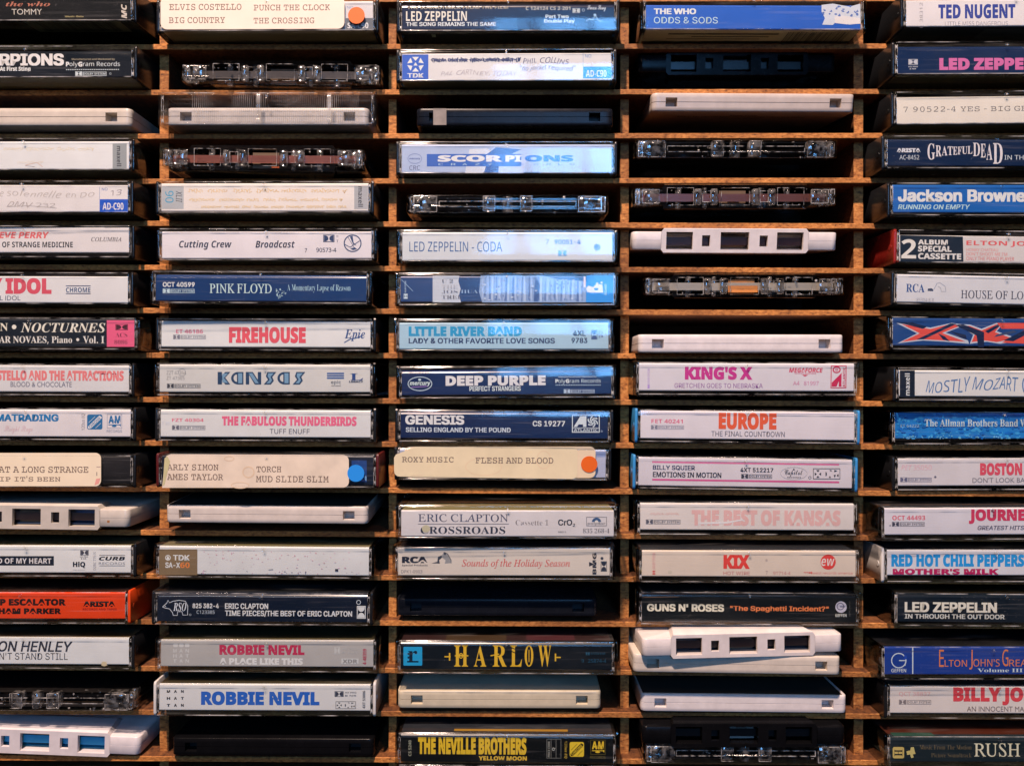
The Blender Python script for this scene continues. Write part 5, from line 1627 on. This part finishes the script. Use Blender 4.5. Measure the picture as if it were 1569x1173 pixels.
case(8, 'white blank-tape case with black end strip and blue handwritten capitals at right', right_col(1377.4, 567.5, 607.6), 13, (222, 206, 202), 'l', [
    R(820, -50, 910, 110, (22, 28, 42)), T('maxell', 850, -32, 880, 100, 'nb', (220, 210, 210), 90), T('MOSTLY MOZART (', 975, -14, 1575, 90, 'hk', (80, 112, 158))], tray='black', tilt=.3, bot=(70, 64, 54))
case(9, 'mottled sky-blue case at the right edge with white quaint serif lettering', right_col(1371.6, 632, 672), 13, (34, 124, 196), 'l', [
    SPK(800, 210, 1568, 355, (60, 150, 214), 90, 12, seed=71), SPK(800, 210, 1568, 355, (24, 100, 176), 90, 12, seed=72), SPK(795, 340, 1568, 358, (120, 180, 220), 50, 5, seed=73), T('ET 64222', 823, 273, 935, 290, 'nb', (150, 180, 214)), T('The Allman Brothers Band Where It All Begins', 968, 242, 1940, 298, 'sb', (206, 208, 224))], tray='clear', grime=.25, tilt=.05)
case(10, 'pale pink-white case with red capitals above thin grey capitals, right edge', right_col(1375.7, 701.5, 743.7), 13, (222, 200, 202), 'l', [
    T('PET 35050', 828, 516, 1010, 546, 'ni', (232, 164, 172)), DOL(822, 590, 1020, 618, (100, 94, 120)), EL(1032, 588, 7, 7, (90, 84, 100)), T('BOSTON', 1300, 504, 1553, 578, 'nx', (222, 78, 96)), T("DON'T LOOK BACK", 1255, 592, 1625, 622, 'p', (110, 100, 112))], tray='black', tilt=-.2)
case(11, 'white case with crimson capitals and number OCT 44493, right edge', right_col(1354.4, 777.4, 818.6), 15, (220, 200, 204), 'l', [
    T('OCT 44493', 772, 818, 970, 845, 'nb', (216, 84, 100)), DOL(770, 855, 976, 883, (60, 56, 72)), R(755, 874, 762, 881, (60, 56, 72)), T('JOURNEY', 1233, 780, 1632, 868, 'nx', (206, 56, 88)), T('GREATEST HITS', 1285, 879, 1566, 905, 'hbi', (84, 78, 100)), EL(1376, 790, 10, 10, (120, 50, 90))], tray='clear', tilt=-.1)
case(12, 'white-sided case at the right edge with blue capitals above wide crimson capitals', right_col(1359.5, 842, 881), 15, (222, 206, 212), 'l', [
    T('RED HOT CHILI PEPPERS', 770, 1050, 1566, 1125, 'nx', (36, 142, 210)), T("MOTHER'S MILK", 778, 1137, 1412, 1172, 'nx', (186, 30, 84))], tray='white', tilt=0)
case(13, 'black case at the right edge with plain cream capitals in two sizes', right_col(1375.7, 910, 953.5), 15, (20, 28, 38), 'p', [
    T('LED ZEPPELIN', 852, 193, 1402, 253, 'hx', (236, 212, 192)), T('IN THROUGH THE OUT DOOR', 852, 264, 1447, 292, 'hb', (214, 200, 190))], tray='clear', tilt=.3, coat=.4, gloss=.28, top=(92, 72, 48))
case(14, 'royal blue case with orange lettering and a white circled emblem, right edge', right_col(1355, 990.6, 1033), 15, (30, 58, 134), 'p', [
    EL(813, 540, 46, 46, (206, 204, 220), 6), LN([(815, 540), (856, 540), (850, 570)], 6, (206, 204, 220)), PL([(845, 505), (862, 512), (862, 530), (845, 536)], (34, 66, 156)), T('GEFFEN', 768, 589, 857, 610, 'nm', (214, 208, 220)), R(893, 460, 900, 620, (206, 204, 220)),
    T('E', 1055, 476, 1083, 578, 'n', (226, 122, 70)), T('LTON', 1088, 536, 1222, 577, 'n', (226, 122, 70)), T('J', 1236, 476, 1256, 594, 'n', (226, 122, 70)), T("OHN'S", 1260, 532, 1418, 576, 'n', (226, 122, 70)), T('G', 1434, 474, 1470, 574, 'n', (226, 122, 70)), T('REATEST', 1475, 534, 1720, 576, 'n', (226, 122, 70)), T('HITS', 1740, 500, 1860, 576, 'n', (226, 122, 70)), T('Volume III', 1285, 588, 1556, 610, 'sb', (206, 206, 226))], tray='clear', tilt=.1, coat=.3, top=(30, 30, 36))
case(15, 'pinkish-white case with red capitals and a faded pink number, right edge near the bottom', right_col(1364, 1050.7, 1092.4), 15, (230, 204, 194), 'p', [
    T('QCT 38837', 815, 728, 1003, 757, 'nm', (236, 168, 162)), DOL(815, 775, 1018, 804, (130, 112, 112)), T('BILLY JOEL', 1140, 700, 1675, 808, 'nx', (224, 68, 76)), T('AN INNOCENT MAN', 1222, 815, 1592, 846, 'p', (110, 88, 88))], tray='black', tilt=.1)
case(16, 'dark green-black case at the bottom right with large cream serif capitals and gold block', right_col(1364.7, 1127.5, 1167), 17, (26, 36, 40), 'p', [
    ('rr', (780, 1060, 848, 1128), 10, (206, 170, 96), None), T('H', 790, 1075, 838, 1115, 'sb', (30, 36, 40), 90), PL([(862, 1085), (885, 1080), (888, 1062), (906, 1060), (910, 1080), (916, 1100), (900, 1104), (905, 1122), (890, 1126), (884, 1104), (866, 1108)], (206, 178, 110)), T('Music From The Motion', 940, 1046, 1250, 1074, 'su', (110, 90, 66)), T('Picture Soundtrack', 1010, 1095, 1250, 1121, 'su', (110, 90, 66)), T('RUSH', 1265, 1035, 1540, 1116, 'sv', (236, 212, 178))], tray='clear', tilt=-.1, coat=.4, gloss=.28, top=(110, 50, 36), over=[(-50, -30, 1.5, 5, (40, 70, 60))])
case(17, 'case at the bottom left corner with only its brown upper edge in view', left_col(190, 1196, 1238), 14, (120, 84, 60), 'px', [], tray='clear', top=(120, 84, 52))

# ---------------------------------------------------------------- bare cassettes
IVORY = (0.61, 0.55, 0.47)
WHITE_P = (0.80, 0.74, 0.72)
BLACK_P = (0.005, 0.005, 0.006)


def tape(kind, label, cx, cy, w, p, **kw):
    TAPES.append(dict(kind=kind, label=label, cx=cx, cy=cy, w=w, p=p, **kw))


tape('back', 'ivory cassette shown by its back edge, cut off by the left side', 44.5, 179, 311, 10, col=IVORY)
tape('head', 'light grey cassette with tape openings facing out, brown rust spot at its right end', 40.5, 792, 313, 11, on_top=True, tilt=.7, col=(0.60, 0.55, 0.48), tape=(.10, .06, .05), liner=(0.10, 0.16, 0.30),
     extra=[('rust_spot', [(39.7, 40.9, -.03, .02, -2.2, -1.0)], m_plastic('rust_spot', (.35, .16, .06)))])
tape('back', 'clear see-through cassette near the bottom left, above the white cassette with blue windows', 51, 1075, 312, 12, col=BLACK_P, clear=True, tilt=.2)
tape('head', 'white cassette with bright blue showing through its openings, bottom left', 53, 1136.5, 321, 17, tilt=2.2, col=(0.80, 0.74, 0.74), tape=(.05, .42, .75), liner=(0.05, 0.42, 0.70), pad=(.05, .06, .06))
tape('head', 'clear cassette with dark grey tape, below the orange-dotted case', 429.5, 111, 308, 3, col=BLACK_P, clear=True, tape=(.085, .075, .068), tilt=.3)
tape('back', 'ivory cassette standing inside the clear ribbed box', 410, 178.3, 309, 7, on_top=True, col=(0.60, 0.56, 0.53))
tape('head', 'clear cassette with reddish-brown tape, below the clear ribbed box', 402, 241, 312, 10, col=BLACK_P, clear=True, tape=(.24, .085, .06), tilt=.3,
     extra=[('tape_leader', [(3.2, 7.0, 4.2, 4.4, -4.0, -1.9)], m_plastic('orange_leader', (.6, .13, .03)))])
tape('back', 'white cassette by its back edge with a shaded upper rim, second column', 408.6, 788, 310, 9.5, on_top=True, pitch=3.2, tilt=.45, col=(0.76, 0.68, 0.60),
     extra=[('side_label', [(-49.2, 49.2, .9, 62, HT, HT + .06)], m_plastic('dark_sheet', (.045, .043, .038), rough=.85, spec=.08))])  # added dark sheet, stands in for shade on the top face
tape('back', 'black cassette at the bottom of the second column', 418, 1144, 310, 12, tilt=.3, col=BLACK_P)
tape('back', 'black cassette with a torn pale sticker beside its left tab hole', 788.7, 179, 302, -6, col=(0.009, 0.011, 0.017), extra=[('paper_scrap', [(-41.5, -34.8, -.08, -.01, -4.2, 4.2)], m_plastic('paper_scrap', (.33, .29, .26), rough=.7, grime=.5))])
tape('back', 'clear cassette with two long bright inner lines, under the lavender figure case', 777.8, 312, 311, 4, col=BLACK_P, clear=True)
tape('back', 'black cassette below the dog-emblem case, third column', 761.5, 930, 307, 7, tilt=.2, col=(0.012, 0.014, 0.020))
tape('back', 'cream cassette by its back edge, below the ornate gold-lettered case', 765, 1071.3, 312, 14, tilt=.15, col=(0.66, 0.58, 0.42))
tape('head', 'black cassette with its openings facing out, under the royal blue case', 1129.5, 97, 303, -4, tilt=0, col=BLACK_P, tape=(.012, .012, .014), pad=(.25, .3, .34), pitch=3)
tape('back', 'ivory cassette tipped up to show dark print on its shaded underside', 1154.5, 157, 310, 4, tilt=.35, col=(0.62, 0.54, 0.48), pitch=7.5,
     print=[('Side One', -9, 5, 8.0, 10.0, 'nb', (40, 34, 30)), ('Back In The High Life Again  The Finer Things  Take It As It Comes', -35, 30, 11.2, 13.4, 'nb', (44, 38, 34)), ('My Love  Freedom  Split Decision', -13, 8, 14.5, 16.5, 'nb', (50, 42, 38))])
tape('back', 'clear cassette tipped up with pale print on its dark underside', 1129, 228, 312, 4, tilt=.1, col=BLACK_P, clear=True, pitch=7.5,
     print=[('Steve Winwood / Back In The High Life', -26, 26, 14, 17, 'sb', (120, 112, 104)), ('The Finer Things  Wake Me Up On Judgment Day  Freedom Overspill', -34, 34, 18.5, 20.5, 'nb', (110, 102, 96)), ('Split Decision', -10, 8, 22, 24, 'nb', (100, 92, 88))])
tape('head', 'clear cassette with dark brown tape above the white tipped-up cassette', 1127, 301, 313, 4, col=BLACK_P, clear=True, tape=(.15, .055, .038), pitch=3)
tape('head', 'white cassette tipped up with brown tape behind its openings and round holes below', 1126, 369, 314, 3, col=WHITE_P, tape=(.085, .036, .030), pitch=6.5, dh=(.70, .66, .66), liner=(.62, .58, .56), tilt=.25)
tape('head', 'clear cassette with pale tan tape and an orange centre strip', 1141, 438, 309, 3, col=BLACK_P, clear=True, tape=(.42, .38, .30), pad=(.5, .25, .1), pitch=2,
     extra=[('tape_leader', [(-7.4, 7.4, 3.0, 3.2, -2.9, .4)], m_plastic('orange_leader', (.75, .28, .06)))])
tape('back', 'white cassette by its back edge, above the case with magenta capitals', 1135.7, 526, 315, 11, flat=True, col=WHITE_P, tilt=.05)
tape('back', 'cream cassette underneath another white cassette, sharing one pigeonhole', 1129.5, 1017.5, 318, 11, on_top=True, col=(0.70, 0.62, 0.52), tilt=.85)
tape('head', 'white cassette with openings facing out, resting on top of a cream cassette', 1139, 988, 312, 12.6, on_top=True, yaw=2.8, col=(0.78, 0.71, 0.68), tape=(.05, .03, .026), tilt=-.35, liner=(.10, .13, .18))
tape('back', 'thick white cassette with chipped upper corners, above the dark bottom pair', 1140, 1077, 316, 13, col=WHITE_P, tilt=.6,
     extra=[('side_label', [(-49.2, 48.2, 1.0, 62, HT, HT + .06)], m_plastic('dark_sheet', (.045, .043, .038), rough=.85, spec=.08))])  # dark sheet covering the top face
tape('head', 'black cassette lying on a clear cassette at the bottom of the fourth column', 1140, 1126, 312, 8, on_top=True, col=BLACK_P, tape=(.012, .012, .013), pad=(.4, .36, .32), tilt=.1)
tape('back', 'clear cassette lying beneath a black cassette at the bottom of the fourth column', 1144, 1156, 316, 11, col=BLACK_P, clear=True, tilt=.2)

# the box turned round: its ribbed opening side faces out
RIBBED = dict(label='clear ribbed plastic box with an ivory cassette inside, second column', rect=(241, 146, 577, 201.5), p=11.5, row=2)


def build_ribbed(c):
    x0, y0, x1, y1 = c['rect']
    cx = (x0 + x1) / 2
    k = (x1 - x0) * (D - c['p']) / FPX / CASE_W
    X, _ = px_mm(cx, 0, D - c['p'])
    Z = shelf_top(c['row'] + 2, X) + .1
    M = Matrix.Translation((X * MM, -c['p'] * MM, Z * MM)) @ Matrix.Scale(MM * k, 4)
    root = thing('cassette_case', c['label'], 'cassette case', M, G_CASE)
    link('lid', LID_RIB, root)
    mb = MB()
    for s in (-1, 1):
        mb.box(min(s * 53.1, s * 54.5), max(s * 53.1, s * 54.5), .6, CASE_D - .5, .3, 16.7, 0, bev=.3)
    mb.box(-53.1, 53.1, CASE_D - 1.7, CASE_D - .5, 2.0, 15.0)
    mb.build('tray', [TRAYS['clear']], root)


def collect(ops, out):
    for op in ops:
        if isinstance(op, list):
            collect(op, out)
        elif op[0] == 't':
            out.append((style_of(op[3], op[1]), op[1]))


_sp = []
for _c in CASES:
    collect(_c['ops'], _sp)
    for _s in _c.get('stickers', []):
        collect(_s.get('ops', []), _sp)
for _t in TAPES:
    for _q in _t.get('print', []):
        _sp.append((_q[5], _q[0]))
prepare_text(_sp)

build_rack()
for _c in CASES:
    build_case(_c)
build_ribbed(RIBBED)
for _t in TAPES:
    build_tape(_t)
for _w in WARN:
    print('WARN', _w)
#DBG
